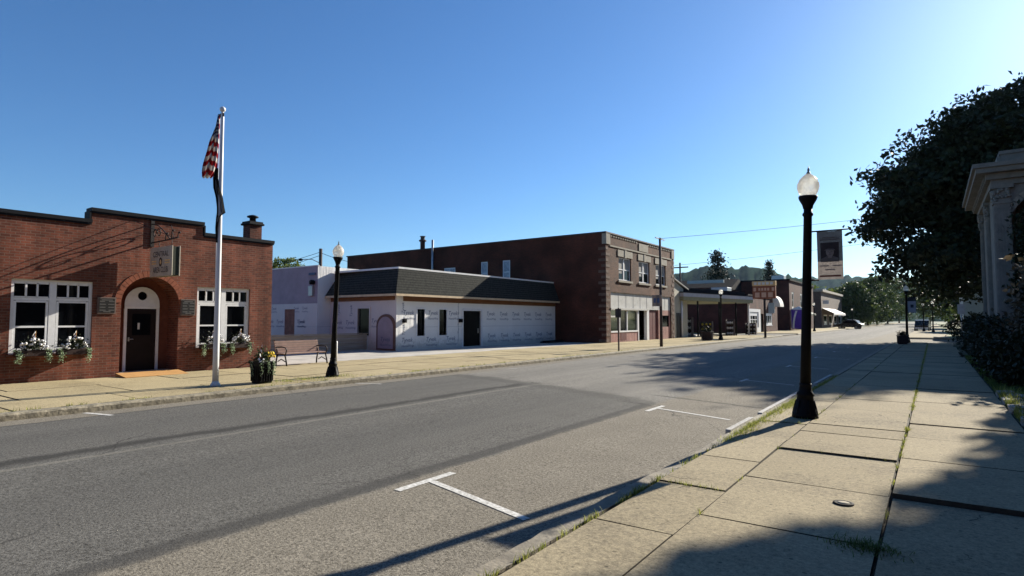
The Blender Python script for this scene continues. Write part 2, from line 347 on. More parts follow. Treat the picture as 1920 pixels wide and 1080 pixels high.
def box(bm, x0, x1, y0, y1, z0, z1, mi=0, bev=0.):
    v = [bm.verts.new((x, y, z)) for z in (z0, z1) for y in (y0, y1) for x in (x0, x1)]
    fs = [bm.faces.new([v[i] for i in q]) for q in ((0, 2, 3, 1), (4, 5, 7, 6), (0, 1, 5, 4), (2, 6, 7, 3), (0, 4, 6, 2), (1, 3, 7, 5))]
    for f in fs: f.material_index = mi
    if bev > 0:
        es = list({e for f in fs for e in f.edges})
        r = bmesh.ops.bevel(bm, geom=es, offset=bev, segments=2, affect='EDGES', profile=.5)
        for f in r['faces']: f.material_index = mi
    return v
def lathe(bm, prof, seg=16, at=(0, 0, 0), mi=0, cap=True):
    rings = []
    for r, z in prof:
        rings.append([bm.verts.new((at[0]+r*math.cos(2*math.pi*i/seg), at[1]+r*math.sin(2*math.pi*i/seg), at[2]+z)) for i in range(seg)])
    for a, b in zip(rings, rings[1:]):
        for i in range(seg):
            f = bm.faces.new((a[i], a[(i+1) % seg], b[(i+1) % seg], b[i])); f.material_index = mi; f.smooth = True
    if cap:
        for rr in (rings[0][::-1], rings[-1]):
            f = bm.faces.new(rr); f.material_index = mi
def tube(bm, pts, r, seg=8, mi=0, r2=None):
    pts = [Vector(p) for p in pts]; n = len(pts); rings = []
    for i, p in enumerate(pts):
        d = (pts[min(i+1, n-1)] - pts[max(i-1, 0)]).normalized()
        u = d.orthogonal().normalized() if i == 0 else (u - d*u.dot(d)).normalized()
        w = d.cross(u); rr = r if r2 is None else r + (r2-r)*i/(n-1)
        rings.append([bm.verts.new(p + rr*(math.cos(2*math.pi*k/seg)*u + math.sin(2*math.pi*k/seg)*w)) for k in range(seg)])
    for a, b in zip(rings, rings[1:]):
        for k in range(seg):
            f = bm.faces.new((a[k], a[(k+1) % seg], b[(k+1) % seg], b[k])); f.material_index = mi; f.smooth = True
    for rr in (rings[0][::-1], rings[-1]): bm.faces.new(rr).material_index = mi
def prism(bm, pts, vec, mi=0):
    """extrude a planar polygon (may be concave) along vec"""
    vec = Vector(vec); a = [bm.verts.new(p) for p in pts]; b = [bm.verts.new(Vector(p)+vec) for p in pts]
    for tri in tessellate_polygon([[Vector(p) for p in pts]]):
        for ring in (a, b):
            try: bm.faces.new([ring[i] for i in tri]).material_index = mi
            except ValueError: pass
    n = len(pts)
    for i in range(n): bm.faces.new((a[i], a[(i+1) % n], b[(i+1) % n], b[i])).material_index = mi
def ball(bm, c, r, mi=0, sub=2, sz=1.):
    g = bmesh.ops.create_icosphere(bm, subdivisions=sub, radius=r, matrix=Matrix.Translation(c) @ Matrix.Diagonal((1, 1, sz, 1)))
    for v in g['verts']:
        for f in v.link_faces: f.material_index = mi; f.smooth = True
class Face:
    """a wall plane: axis 'X' faces the street (+X) at x=c; axis 'Y' faces -Y at y=c.  d is depth into the wall."""
    def __init__(s, axis, c): s.axis, s.c = axis, c
    def P(s, a, z, d=0.): return (s.c-d, a, z) if s.axis == 'X' else (a, s.c+d, z)
    def box(s, bm, a0, a1, z0, z1, d0, d1, mi=0):
        if s.axis == 'X': box(bm, s.c-d1, s.c-d0, a0, a1, z0, z1, mi)
        else: box(bm, a0, a1, s.c+d0, s.c+d1, z0, z1, mi)
    def sheet(s, bm, outline, holes, depth, mi=0, d=0., rmi=None):
        loops = [outline] + holes
        vl = [Vector(s.P(a, z, d)) for L in loops for a, z in L]; bv = [bm.verts.new(v) for v in vl]
        for tri in tessellate_polygon([[Vector(s.P(a, z, d)) for a, z in L] for L in loops]):
            try: bm.faces.new([bv[i] for i in tri]).material_index = mi
            except ValueError: pass
        for L in holes:
            n = len(L)
            for i in range(n):
                p, q = L[i], L[(i+1) % n]
                quad(bm, [s.P(*p, d), s.P(*q, d), s.P(*q, d+depth), s.P(*p, d+depth)], mi if rmi is None else rmi)
def rect(a0, a1, z0, z1): return [(a0, z0), (a1, z0), (a1, z1), (a0, z1)]
def window(F, parent, a0, a1, z0, z1, d, fw=.06, mull=(), rails=(), frame='white', glassm='glass', sill=True, name='window', proud=.0):
    """frame part with its pane as a sub-part; mull/rails: positions of bars"""
    bm = B(); t = .07
    F.box(bm, a0, a1, z1-fw, z1, d-t, d); F.box(bm, a0, a1, z0, z0+fw, d-t, d)
    F.box(bm, a0, a0+fw, z0+fw, z1-fw, d-t, d); F.box(bm, a1-fw, a1, z0+fw, z1-fw, d-t, d)
    for a, w in mull: F.box(bm, a-w/2, a+w/2, z0+fw, z1-fw, d-t+.005, d-.002)
    for z, w, b0, b1 in rails: F.box(bm, b0, b1, z-w/2, z+w/2, d-t+.012, d-.004)
    if sill: F.box(bm, a0-.04, a1+.04, z0-.06, z0, d-t-.07, d)
    w = obj(name, bm, frame, parent, True)
    bm = B(); F.box(bm, a0+fw*.5, a1-fw*.5, z0+fw*.5, z1-fw*.5, d-.018, d-.008)
    obj('pane', bm, glassm, w, True)
    return w
def text_mesh(s, size=1., shear=0.):
    cu = bpy.data.curves.new('t', 'FONT'); cu.body = s; cu.size = size; cu.shear = shear; cu.align_x = 'CENTER'; cu.align_y = 'CENTER'
    cu.resolution_u = 2
    o = bpy.data.objects.new('t', cu); COL.objects.link(o)
    dg = bpy.context.evaluated_depsgraph_get(); dg.update()
    me = o.evaluated_get(dg).to_mesh()
    vs = [v.co.copy() for v in me.vertices]; fs = [list(p.vertices) for p in me.polygons]
    o.evaluated_get(dg).to_mesh_clear(); bpy.data.objects.remove(o); bpy.data.curves.remove(cu)
    return vs, fs
def add_text(bm, tm, F, a, z, d, mi=0, sx=1., sz=1., rot=0., flip=1):
    vs, fs = tm; c, s_ = math.cos(rot), math.sin(rot)
    bv = []
    for v in vs:
        x, y = v.x*sx, v.y*sz
        bv.append(bm.verts.new(F.P(a + flip*(c*x - s_*y), z + s_*x + c*y, d)))
    for f in fs:
        try: bm.faces.new([bv[i] for i in f]).material_index = mi
        except ValueError: pass

# ------------------------------------------------------------------ foliage
def leaf_faces(bm, lay, centre, size, tone, nrm=None, aspect=.6):
    d = Vector((random.gauss(0, 1), random.gauss(0, 1), random.gauss(0, 1)-.25)).normalized()
    u = d.orthogonal().normalized(); u.rotate(Matrix.Rotation(random.uniform(0, 6.28), 3, d)); w = d.cross(u)
    c = Vector(centre); s = size*random.uniform(.6, 1.3); b = aspect*s
    pts = (c-u*s, c-w*b*.8-u*s*.1, c+u*s+d*s*.25, c+w*b-u*s*.1)
    vs = [bm.verts.new(p) for p in pts]
    for v in vs: v[lay] = tone
    bm.faces.new(vs)
def crown(bm, blobs, n, leaf, clump=.8, seed=1, per=22, shell=.55):
    """blobs: list of (centre, radii).  Leaves gather in clumps that sit mostly in the outer shell of every blob"""
    rnd = random.Random(seed); lay = bm.verts.layers.float.new('tone')
    wts = [b[1][0]*b[1][1]*b[1][2] for b in blobs]; st = random.getstate(); random.seed(seed)
    for k in range(n//per):
        c, r = rnd.choices(blobs, wts)[0]
        d = Vector((rnd.gauss(0, 1), rnd.gauss(0, 1), rnd.gauss(0, 1))).normalized()
        rad = rnd.uniform(shell, 1.0)**.6 * rnd.uniform(.86, 1.06)
        cc = Vector((c[0]+d.x*r[0]*rad, c[1]+d.y*r[1]*rad, c[2]+d.z*r[2]*rad))
        tone0 = rnd.random()
        for j in range(per):
            p = cc + Vector((rnd.gauss(0, clump), rnd.gauss(0, clump), rnd.gauss(0, clump*.55)))
            leaf_faces(bm, lay, p, leaf, min(1, max(0, tone0*.75 + rnd.uniform(-.1, .35))))
    random.setstate(st)
def limbs(bm, base, height, r, tips, seed=1):
    rnd = random.Random(seed); b = Vector(base); fork = b + Vector((0, 0, height))
    tube(bm, [b, b+Vector((.1*r, 0, height*.3)), b+Vector((-.1*r, .1*r, height*.7)), fork], r, 10, r2=r*.72)
    lathe(bm, [(r*1.5, 0), (r*1.1, height*.06), (r*.98, height*.14)], 10, base)
    for t in tips:
        t = Vector(t); st = fork - Vector((0, 0, rnd.uniform(0, .25)*height)); mid = st.lerp(t, .5) + Vector((rnd.uniform(-.6, .6), rnd.uniform(-.6, .6), rnd.uniform(0, .8)))
        tube(bm, [st, st.lerp(mid, .5)+Vector((0, 0, .2)), mid, t], r*.42, 7, r2=r*.08)
        for q in range(3):
            s2 = mid.lerp(t, rnd.uniform(0, .7)); e = s2 + Vector((rnd.uniform(-1, 1), rnd.uniform(-1, 1), rnd.uniform(.2, 1)))*r*5
            tube(bm, [s2, s2.lerp(e, .5)+Vector((0, 0, .1)), e], r*.14, 5, r2=r*.04)
def tree(name, label, cat, base, blobs, n, leaf, m, trunk_h, trunk_r, clump=.8, seed=1, group=None, per=22, shell=.55):
    t = thing(name, label, cat, base, group)
    bm = B(); crown(bm, [((c[0]-base[0], c[1]-base[1], c[2]-base[2]), r) for c, r in blobs], n, leaf, clump, seed, per, shell)
    obj('crown', bm, m, t)
    bm = B(); limbs(bm, (0, 0, -.1), trunk_h, trunk_r, [Vector(c)-Vector(base) for c, r in blobs], seed)
    obj('trunk', bm, 'bark', t)
    return t
def blades(bm, spots, hmin, hmax, w, lay, seed=3, lean=.6):
    rnd = random.Random(seed)
    for x, y, z in spots:
        h = rnd.uniform(hmin, hmax); a = rnd.uniform(0, 6.28); l = rnd.uniform(.1, lean)*h
        dx, dy = math.cos(a), math.sin(a); px, py = -dy*w, dx*w; t = rnd.random()
        vs = [bm.verts.new(p) for p in ((x-px, y-py, z), (x+px, y+py, z), (x+px*.6+dx*l*.4, y+py*.6+dy*l*.4, z+h*.6), (x-px*.6+dx*l*.4, y-py*.6+dy*l*.4, z+h*.6), (x+dx*l, y+dy*l, z+h))]
        for v in vs: v[lay] = t
        bm.faces.new((vs[0], vs[1], vs[2], vs[3])); bm.faces.new((vs[3], vs[2], vs[4]))

# ------------------------------------------------------------------ camera (used to turn a direction into a place when laying out far things)
FPX = 1105.; HC = 1.65; PITCH = math.atan(60/FPX); YAW = math.atan(790*math.cos(PITCH)/FPX)
cam = bpy.data.cameras.new('camera'); cam.sensor_width = 36; cam.lens = FPX/1920*36; cam.clip_end = 6000; cam.clip_start = .05
co = bpy.data.objects.new('camera', cam); COL.objects.link(co); co.location = (0, 0, HC); co.rotation_euler = (R(90)+PITCH, 0, YAW); sc.camera = co

# ------------------------------------------------------------------ world, sun
w = bpy.data.worlds.new('World'); sc.world = w; w.use_nodes = True
sky = w.node_tree.nodes.new('ShaderNodeTexSky'); sky.sky_type = 'NISHITA'; sky.sun_disc = False
sky.sun_elevation = R(SUN_EL); sky.sun_rotation = R(SUN_AZ); sky.air_density = 1.0; sky.dust_density = .42; sky.ozone_density = 3.0; sky.altitude = 300
bg = w.node_tree.nodes['Background']; bg.inputs[1].default_value = .05
hs = w.node_tree.nodes.new('ShaderNodeHueSaturation'); hs.inputs['Saturation'].default_value = 1.12
tn = w.node_tree.nodes.new('ShaderNodeMix'); tn.data_type = 'RGBA'; tn.blend_type = 'MULTIPLY'; tn.inputs[0].default_value = 1; tn.inputs[7].default_value = (.84, 1.09, 1.33, 1)   # camera white balance of the sky
w.node_tree.links.new(sky.outputs[0], hs.inputs['Color']); w.node_tree.links.new(hs.outputs[0], tn.inputs[6]); w.node_tree.links.new(tn.outputs[2], bg.inputs[0])
sl = bpy.data.lights.new('sun', 'SUN'); sl.energy = 5.0; sl.angle = R(.42); sl.color = (1, .93, .80)
so = bpy.data.objects.new('sun', sl); COL.objects.link(so)
sd = Vector((math.sin(R(SUN_AZ))*math.cos(R(SUN_EL)), math.cos(R(SUN_AZ))*math.cos(R(SUN_EL)), math.sin(R(SUN_EL))))
so.rotation_euler = (-sd).to_track_quat('-Z', 'Y').to_euler(); so.location = sd*200
sc.view_settings.view_transform = 'Standard'; sc.view_settings.look = 'None'; sc.view_settings.gamma = 1; sc.view_settings.exposure = 1.15
sc.view_settings.use_curve_mapping = False

# ------------------------------------------------------------------ ground, street, pavements
KR, KL = -2.6, -13.3                       # kerb lines
def road_z(x):
    t = (x-(KL+KR)/2)/((KR-KL)/2); return -.125 + .085*(1-t*t)
bm = B(); box(bm, -1500, 1500, -60, 3000, -1.2, -.30)
structure('ground', bm, mat('ground soil and grass', (.06, .07, .03), .95, .3, .3))
bm = B(); xs = [KL-.05 + (KR-KL+.1)*i/16 for i in range(17)]; ys = [-30, 0, 10, 20, 40, 80, 160, 320, 700]
g = [[bm.verts.new((x, y, road_z(x))) for x in xs] for y in ys]
for a, b in zip(g, g[1:]):
    for i in range(16): bm.faces.new((a[i], a[i+1], b[i+1], b[i])).smooth = True
structure('road', bm, 'road')
bm = B()                                   # side street that crosses beyond the right-hand block
for x0, x1 in ((KR+.05, 60),): quad(bm, [(x0, 54, -.123), (x1, 54, -.123), (x1, 66, -.123), (x0, 66, -.123)])
for x0, x1 in ((-60, KL-.05),): quad(bm, [(x0, 69.5, -.123), (x1, 69.5, -.123), (x1, 78, -.123), (x0, 78, -.123)])
structure('side_street', bm, 'road')

def slabs(bm, lay, cols, yj, z=0., gap=.012, th=.12, zv=.006, seed=5, lift={}):
    """cols: (x0, x1); yj: per column joint positions"""
    rnd = random.Random(seed)
    for ci, (x0, x1) in enumerate(cols):
        J = yj[ci]
        for k, (a, b) in enumerate(zip(J, J[1:])):
            dz = rnd.uniform(-zv, zv); l0, l1 = lift.get((ci, k), (0, 0)); tone = rnd.random()
            gx = gap*rnd.uniform(.5, 1.2); gy = gap*rnd.uniform(.4, 1.2)
            vs = box(bm, x0+gx, x1-gx, a+gy, b-gy, z-th, z+dz)
            for f in {f for v in vs for f in v.link_faces}:
                if abs(f.normal.z) < .5 and f.calc_center_median().z < z+dz-.001: f.normal_update(); f.material_index = 1 if abs(f.normal.z) < .5 else 0
            for v in vs:
                if v.co.z > z-th/2: v.co.x += rnd.uniform(-.006, .006); v.co.y += rnd.uniform(-.012, .012)
                v[lay] = tone
                if v.co.z > z-th/2: v.co.z += l0 if v.co.y < (a+b)/2 else l1
def joints(first, last, step, seed, jit=.12):
    rnd = random.Random(seed); o = [first]
    while o[-1] < last: o.append(o[-1] + step + rnd.uniform(-jit, jit))
    return o
bm = B(); lay = bm.verts.layers.float.new('tone')
jl = [-1.2, .4, 2., 3.55, 5.1, 6.61, 8.24, 9.8, 10.55, 11.6, 12.65, 14.3, 15.8] + joints(17.4, 52, 1.55, 2)
jr = [-1.2, .4, 1.9, 3.5, 5.05, 6.6, 8.55, 10.1, 11.4, 13.2, 14.6, 15.75] + joints(17.3, 52, 1.6, 3)
js = [-1.4, .1, 1.6, 3.1, 4.5, 5.92, 7.3, 8.9, 10.4, 12., 13.6, 15.2] + joints(16.8, 52, 1.5, 4)
slabs(bm, lay, [(-2.36, -1.68), (-1.68, -.38), (-.37, 1.07)], [js, jl, jr], lift={(2, 5): (.045, 0), (1, 6): (.03, 0), (1, 5): (.0, .0), (2, 8): (.012, 0), (1, 11): (-.0, .02)})
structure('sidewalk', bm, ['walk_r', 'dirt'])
bm = B(); box(bm, -2.42, 1.2, -5, 52, -.29, -.045); structure('sidewalk_bed', bm, 'dirt')
bm = B(); lay = bm.verts.layers.float.new('tone')
lj = [joints(-9.1+o, 66, s, q, .02) for o, s, q in ((0, 2.1, 11), (.6, 2.1, 12), (.2, 1.9, 13))]
slabs(bm, lay, [(-15.3, -13.56), (-17.4, -15.3), (-19.48, -17.4)], lj, seed=9, gap=.018)
vs = box(bm, -19.4, -13.56, 80, 400, -.12, 0)
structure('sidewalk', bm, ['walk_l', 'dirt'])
bm = B(); box(bm, -19.6, -13.5, -20, 400, -.29, -.05); structure('sidewalk_bed', bm, 'dirt')
bm = B(); lay = bm.verts.layers.float.new('tone')
vs = box(bm, -2.36, 1.2, 68, 300, -.14, 0)
for v in vs: v[lay] = .5
structure('sidewalk', bm, 'walk_r')
def kerb(bm, x0, x1, y0, y1, top, step, rough, seed, low=None):
    rnd = random.Random(seed); prof = []
    n = int((y1-y0)/step)
    for i in range(n+1):
        y = y0+(y1-y0)*i/n; t = top if low is None else top-low(y)
        j = lambda a: rnd.uniform(-a, a)
        prof.append([bm.verts.new(p) for p in ((x0+j(rough*.4), y, -.29), (x0+j(rough), y, t-.035+j(rough)), (x0+.035*(1 if x1 > x0 else -1)+j(rough), y, t+j(rough*.5)), (x1, y, t+j(rough*.3)), (x1, y, -.29))])
    for a, b in zip(prof, prof[1:]):
        for k in range(4): bm.faces.new((a[k], a[k+1], b[k+1], b[k]))
bm = B(); kerb(bm, KR, -2.415, -4, 52.5, .0, .16, .010, 1, lambda y: .022+.04*math.exp(-((y-7.6)/1.3)**2)); structure('kerb', bm, 'kerb_r', False)
bm = B(); kerb(bm, KL, -13.545, -10, 69, .004, .16, .008, 2); kerb(bm, KL, -13.545, 78, 400, .005, 4, .005, 2); structure('kerb', bm, 'kerb_l')
# corner returns of the side streets
bm = B(); box(bm, KR+.2, 1.3, 52.0, 52.5, -.29, -.004); box(bm, KR+.1, 60, 66.2, 66.5, -.29, -.003); structure('kerb', bm, 'kerb_r')

# white paint: parking ticks and tees, kerb paint
M['paint'] = mat('worn white road paint', (.30, .285, .25), .9, 0, 26, col2=(.74, .73, .70), spec=.1, detail=8)
M['paint_old'] = mat('faded road paint', (.62, .61, .58), .8, 0, 14, col2=(.30, .28, .25), spec=.2)
def stripe(bm, x0, y0, x1, y1, w, mi=0, seg=6):
    d = Vector((x1-x0, y1-y0, 0)); n = d.normalized().cross(Vector((0, 0, 1)))*w/2
    for i in range(seg):
        a, b = i/seg, (i+1)/seg; p, q = Vector((x0, y0, 0))+d*a, Vector((x0, y0, 0))+d*b
        pts = [p-n, q-n, q+n, p+n]
        quad(bm, [(v.x, v.y, road_z(v.x)+.005) for v in pts], mi)
bm = B()
for y, o in ((4.66, 0), (11.05, 0), (17.7, 1), (24.1, 1), (30.4, 1), (36.6, 1), (43., 1)):
    stripe(bm, -4.42, y+.06, -2.98 if o == 0 else -3.1, y-.26, .085, o)
    stripe(bm, -4.47, y-.40, -4.47, y+.46, .095, o)
for y in (-2., 4.5, 11., 17.4, 23.6, 30., 36.5, 43.):
    stripe(bm, -13.25, y, -12.3, y+.12, .09, 1 if y > 8 else 0)
structure('road_marking', bm, ['paint', 'paint_old'])
bm = B()
for y0, y1 in ((9.2, 10.6), (11.2, 15.4), (17.2, 20.2)):
    n = 12
    for i in range(n):
        a, b = y0+(y1-y0)*i/n, y0+(y1-y0)*(i+1)/n
        box(bm, KR-.008, -2.53, a, b-.004, -.09, .004)
structure('kerb_paint', bm, 'kerbwhite')

# right-hand verge and the lot between the left-hand buildings
bm = B(); box(bm, 1.08, 40, -20, 53.5, -.29, -.02); structure('lawn', bm, mat('dark lawn soil', (.035, .045, .018), .95, .35, 3))
bm = B(); box(bm, -48, -19.5, -20, 69, -.29, -.015); structure('lot', bm, 'concrete_lot')
bm = B(); box(bm, -80, -19.42, 78.2, 400, -.29, -.02); box(bm, 1.22, 90, 66.6, 400, -.29, -.02); structure('lawn', bm, mat('far lawn', (.10, .12, .04), .95, .3, 1.2))

# weeds in the joints and along the kerbs (uncountable)
rnd = random.Random(21); spots = []
def clumps(x, y0, y1, dens, wid, xf=None):
    y = y0
    while y < y1:
        y += rnd.expovariate(dens); k = rnd.randint(6, 26)
        for _ in range(k): spots.append(((xf(y) if xf else x)+rnd.gauss(0, wid), y+rnd.gauss(0, .05), -.03))
clumps(-2.385, 1.5, 10.5, 7, .012); clumps(-2.385, 9.0, 20, 12, .035); clumps(-2.32, 8.3, 13.8, 24, .06); clumps(-1.85, 10.7, 11.5, 12, .15)
clumps(-.375, 6., 10, 2.2, .008); clumps(-.375, 10., 48, 5.5, .02); clumps(-1.68, 5, 30, .8, .008)
for y in (8.24, 5.92, 10.4): 
    for _ in range(70): spots.append((rnd.uniform(-1.66, -.4) if y == 8.24 else rnd.uniform(-2.3, -1.7), y+rnd.gauss(0, .006), -.03))
bm = B(); lay = bm.verts.layers.float.new('tone'); blades(bm, spots, .04, .085, .004, lay, 4, 1.2)
tag(obj('weeds', bm, 'weed'), kind='stuff')
spots = []; clumps(-13.56, -2, 30, 3, .03); clumps(-14.3, 8.8, 11.6, 14, .22)
bm = B(); lay = bm.verts.layers.float.new('tone'); blades(bm, spots, .04, .11, .006, lay, 5, 1.)
tag(obj('weeds', bm, 'weed'), kind='stuff')
spots = [(random.gauss(-.46, .11), random.gauss(5.05, .075), -.01) for _ in range(420)]
bm = B(); lay = bm.verts.layers.float.new('tone'); blades(bm, spots, .03, .06, .004, lay, 6, 2.2)
single('grass_tuft', bm, 'grass', 'lone dark green grass tuft growing in the pavement joint nearest the viewer', 'grass tuft')
spots = [(1.1+abs(random.gauss(0, 1.6)), random.uniform(9, 34), -.02) for _ in range(26000)]
bm = B(); lay = bm.verts.layers.float.new('tone'); blades(bm, spots, .06, .16, .006, lay, 7, .8)
tag(obj('grass', bm, 'grass'), kind='stuff')

# stones edging the verge
rnd = random.Random(31)
def rock(sx, sy, sz, seed):
    r = random.Random(seed); bm = B(); bmesh.ops.create_icosphere(bm, subdivisions=2, radius=1)
    for v in bm.verts:
        v.co.x = max(-.75, min(.75, v.co.x)); v.co.y = max(-.78, min(.78, v.co.y)); v.co.z = max(-.55, min(.6, v.co.z))
        v.co = Vector((v.co.x*sx, v.co.y*sy, v.co.z*sz)) * r.uniform(.9, 1.08)
    return bm
edge = [(1.22, 16.7, 'pale flat stone at the far end of the verge edging, beside the pavement'), (1.38, 16.1, 'second stone from the far end of the verge edging'),
        (1.22, 15.3, 'rounded stone in the far half of the verge edging'), (1.4, 14.6, 'wide flat stone midway along the verge edging'),
        (1.24, 14.0, 'small stone midway along the verge edging, closest to the slabs'), (1.36, 13.3, 'stone in the near half of the verge edging'),
        (1.3, 12.5, 'large stone at the near end of the visible verge edging')]
for i, (x, y, lb) in enumerate(edge):
    bm = rock(rnd.uniform(.2, .3), rnd.uniform(.3, .42), rnd.uniform(.12, .2), i)
    bmesh.ops.translate(bm, verts=bm.verts, vec=(x, y, .03)); single('edging_stone', bm, 'stoneedge', lb, 'stone', 'stones edging the verge')
spots = [(1.1+abs(random.gauss(0, .22)), random.uniform(9.5, 17.2), -.02) for _ in range(2600)]
bm = B(); lay = bm.verts.layers.float.new('tone'); blades(bm, spots, .08, .24, .008, lay, 17, .9)
tag(obj('weeds', bm, 'weed'), kind='stuff')
# round iron cover in the near slab
bm = B(); lathe(bm, [(.085, -.02), (.085, .009), (.062, .011), (.058, .0085)], 20, (-.71, 6.13, 0)); lathe(bm, [(.05, .002), (.05, .0095), (.01, .011)], 20, (-.71, 6.13, 0), 1)
single('valve_cover', bm, [mat('dark cast iron', (.012, .01, .009), .8, .3, 30, spec=.1), 'kerb_r'], 'small round rusty iron valve cover set in a pavement slab', 'valve cover')

# ------------------------------------------------------------------ brick club house on the left
AX = -19.5
A = thing('brick_clubhouse', 'low red brick club building with stepped parapet, arched doorway and white windows', 'building', (AX, 8.18, 0))
F = Face('X', AX); y0, y1 = 4.05, 12.32
ctr, rad, spring = 8.27, .815, 2.15
arch = [(ctr-rad, 0), (ctr+rad, 0)] + [(ctr+rad*math.cos(math.pi*i/18), spring+rad*math.sin(math.pi*i/18)) for i in range(19)]
arch = [(ctr-rad, .0), (ctr+rad, .0)] + [(ctr+rad*math.cos(math.pi*i/18), spring+rad*math.sin(math.pi*i/18)) for i in range(0, 19)]
out = [(y0, -.25), (y1, -.25), (y1, 4.42), (9.78, 4.42), (9.78, 4.76), (6.63, 4.76), (6.63, 4.42), (y0, 4.42)]
wins = [(4.89, 6.73), (9.66, 11.48)]
bm = B(); F.sheet(bm, out, [arch] + [rect(a, b, .75, 2.73) for a, b in wins], .14)
# deeper doorway walls
for (p, q) in zip(arch, arch[1:]+arch[:1]): quad(bm, [F.P(*p, .14), F.P(*q, .14), F.P(*q, .72), F.P(*p, .72)])
# parapet tops, side and back walls
for a, b, z in ((y0, 6.63, 4.42), (6.63, 9.78, 4.76), (9.78, y1, 4.42)): quad(bm, [(AX, a, z), (AX, b, z), (AX-.3, b, z), (AX-.3, a, z)])
for y in (6.63, 9.78): quad(bm, [(AX, y, 4.42), (AX, y, 4.76), (AX-.3, y, 4.76), (AX-.3, y, 4.42)])
quad(bm, [(AX, y1, -.25), (AX, y1, 4.42), (-33, y1, 4.1), (-33, y1, -.25)]); quad(bm, [(AX, y0, -.25), (AX, y0, 4.42), (-33, y0, 4.1), (-33, y0, -.25)])
quad(bm, [(-33, y0, -.25), (-33, y1, -.25), (-33, y1, 4.1), (-33, y0, 4.1)])
quad(bm, [(AX-.3, y0, 3.9), (AX-.3, y1, 3.9), (AX-.3, y1, 4.76), (AX-.3, y0, 4.76)][:0] or [(AX-.3, y0+.01, 4.0), (AX-.3, y1-.01, 4.0), (AX-.3, y1-.01, 4.419), (AX-.3, y0+.01, 4.419)])
quad(bm, [(AX-.3, 6.63, 4.42), (AX-.3, 9.78, 4.42), (AX-.3, 9.78, 4.758), (AX-.3, 6.63, 4.758)])
wall = obj('wall', bm, 'brick_a', A, True)
bm = B(); quad(bm, [(AX-.25, y0, 4.0), (AX-.25, y1, 4.0), (-33, y1, 3.8), (-33, y0, 3.8)]); obj('roof', bm, 'darkroof', A, True)
bm = B()
for a, b, z in ((y0, 6.60, 4.42), (6.63, 9.78, 4.76), (9.81, y1, 4.42)):
    box(bm, AX-.34, AX+.07, a-(.03 if z > 4.5 else 0), b+.03, z+.003, z+.105)
    box(bm, AX+.003, AX+.045, a-(.02 if z > 4.5 else 0), b+.02, z-.05, z+.003)
box(bm, AX-.34, AX+.05, 6.56, 6.602, 4.45, 4.76); box(bm, AX-.34, AX+.05, 9.808, 9.85, 4.45, 4.76)
obj('coping', bm, 'coping', A, True)
# brick arch ring and a slim soldier course, 2-3 mm proud
bm = B(); n = 22
for i in range(n):
    a0, a1 = math.pi*i/n, math.pi*(i+1)/n-.012
    p = [(ctr+r_*math.cos(t), spring+r_*math.sin(t)) for r_, t in ((rad+.005, a0), (rad+.18, a0), (rad+.18, a1), (rad+.005, a1))]
    prism(bm, [F.P(*q, -.018) for q in p], (-.03, 0, 0))
obj('arch_ring', bm, mat('arch brick', (.22, .072, .04), .85, .3, 9), A, True)
for a, b in wins:
    m_ = (a+b)/2
    rails = [(2.21, .07, a+.03, b-.03)] + [(1.47, .05, a+.06, m_-.06), (1.47, .05, m_+.06, b-.06)]
    w_ = window(F, A, a, b, .75, 2.73, .13, .075, [(m_, .16)], rails, sill=False)
    bm = B()
    for s0, s1 in ((a+.09, m_-.1), (m_+.1, b-.09)):
        for k in (1, 2): x = s0+(s1-s0)*k/3; F.box(bm, x-.02, x+.02, 2.26, 2.64, .065, .115)
        F.box(bm, s0, s1, 2.615, 2.655, .065, .12); F.box(bm, s0, s1, 2.25, 2.28, .065, .12)
        F.box(bm, s0-.01, s0+.045, .84, 2.16, .07, .12); F.box(bm, s1-.045, s1+.01, .84, 2.16, .07, .12); F.box(bm, s0+.045, s1-.045, 2.12, 2.17, .07, .12)
        F.box(bm, s0+.045, s1-.045, .84, .90, .07, .12)
    obj('sash', bm, 'white', w_, True)
    bm = B(); F.box(bm, a-.05, b+.05, .68, .748, -.05, .13); obj('sill', bm, 'brick_a', w_, True)
# door, white arched surround with round light
D0, DX = 7.79, .66
bm = B(); F.box(bm, 7.86, 8.70, .10, 2.0, DX-.03, DX+.02); door = obj('door', bm, 'doorpaint', A, True)
bm = B(); F.box(bm, 8.02, 8.54, 1.18, 1.84, DX-.036, DX-.031); obj('door_glass', bm, 'glass', door, True)
bm = B(); F.box(bm, 7.91, 7.95, 1.0, 1.12, DX-.05, DX-.031); tube(bm, [F.P(7.93, 1.06, DX-.06), F.P(8.05, 1.06, DX-.07)], .014); obj('handle', bm, 'steel', door, True)
bm = B(); F.box(bm, 8.17, 8.23, 1.36, 1.56, DX-.041, DX-.037); obj('door_notice', bm, 'sign_w', door, True)
bm = B(); r2 = .45; hc = 8.28
tym = [(hc-.5, 2.0), (hc+.5, 2.0), (hc+.5, 2.15)] + [(hc+.5*math.cos(math.pi*i/16), 2.15+.53*math.sin(math.pi*i/16)) for i in range(1, 16)] + [(hc-.5, 2.15)]
circ = [(hc+.135*math.cos(2*math.pi*i/20), 2.40+.135*math.sin(2*math.pi*i/20)) for i in range(20)]
F.sheet(bm, tym, [circ], .05, d=DX-.06)
F.box(bm, hc-.5, hc-.42, .08, 1.998, DX-.06, DX-.005); F.box(bm, hc+.42, hc+.5, .08, 1.998, DX-.06, DX-.005)
F.box(bm, hc-.5, hc+.5, 2.06, 2.085, DX-.075, DX-.062)
dfm = obj('door_surround', bm, 'white', A, True)
bm = B(); F.box(bm, hc-.14, hc+.14, 2.26, 2.54, DX-.02, DX-.01); obj('round_light', bm, 'glass', dfm, True)
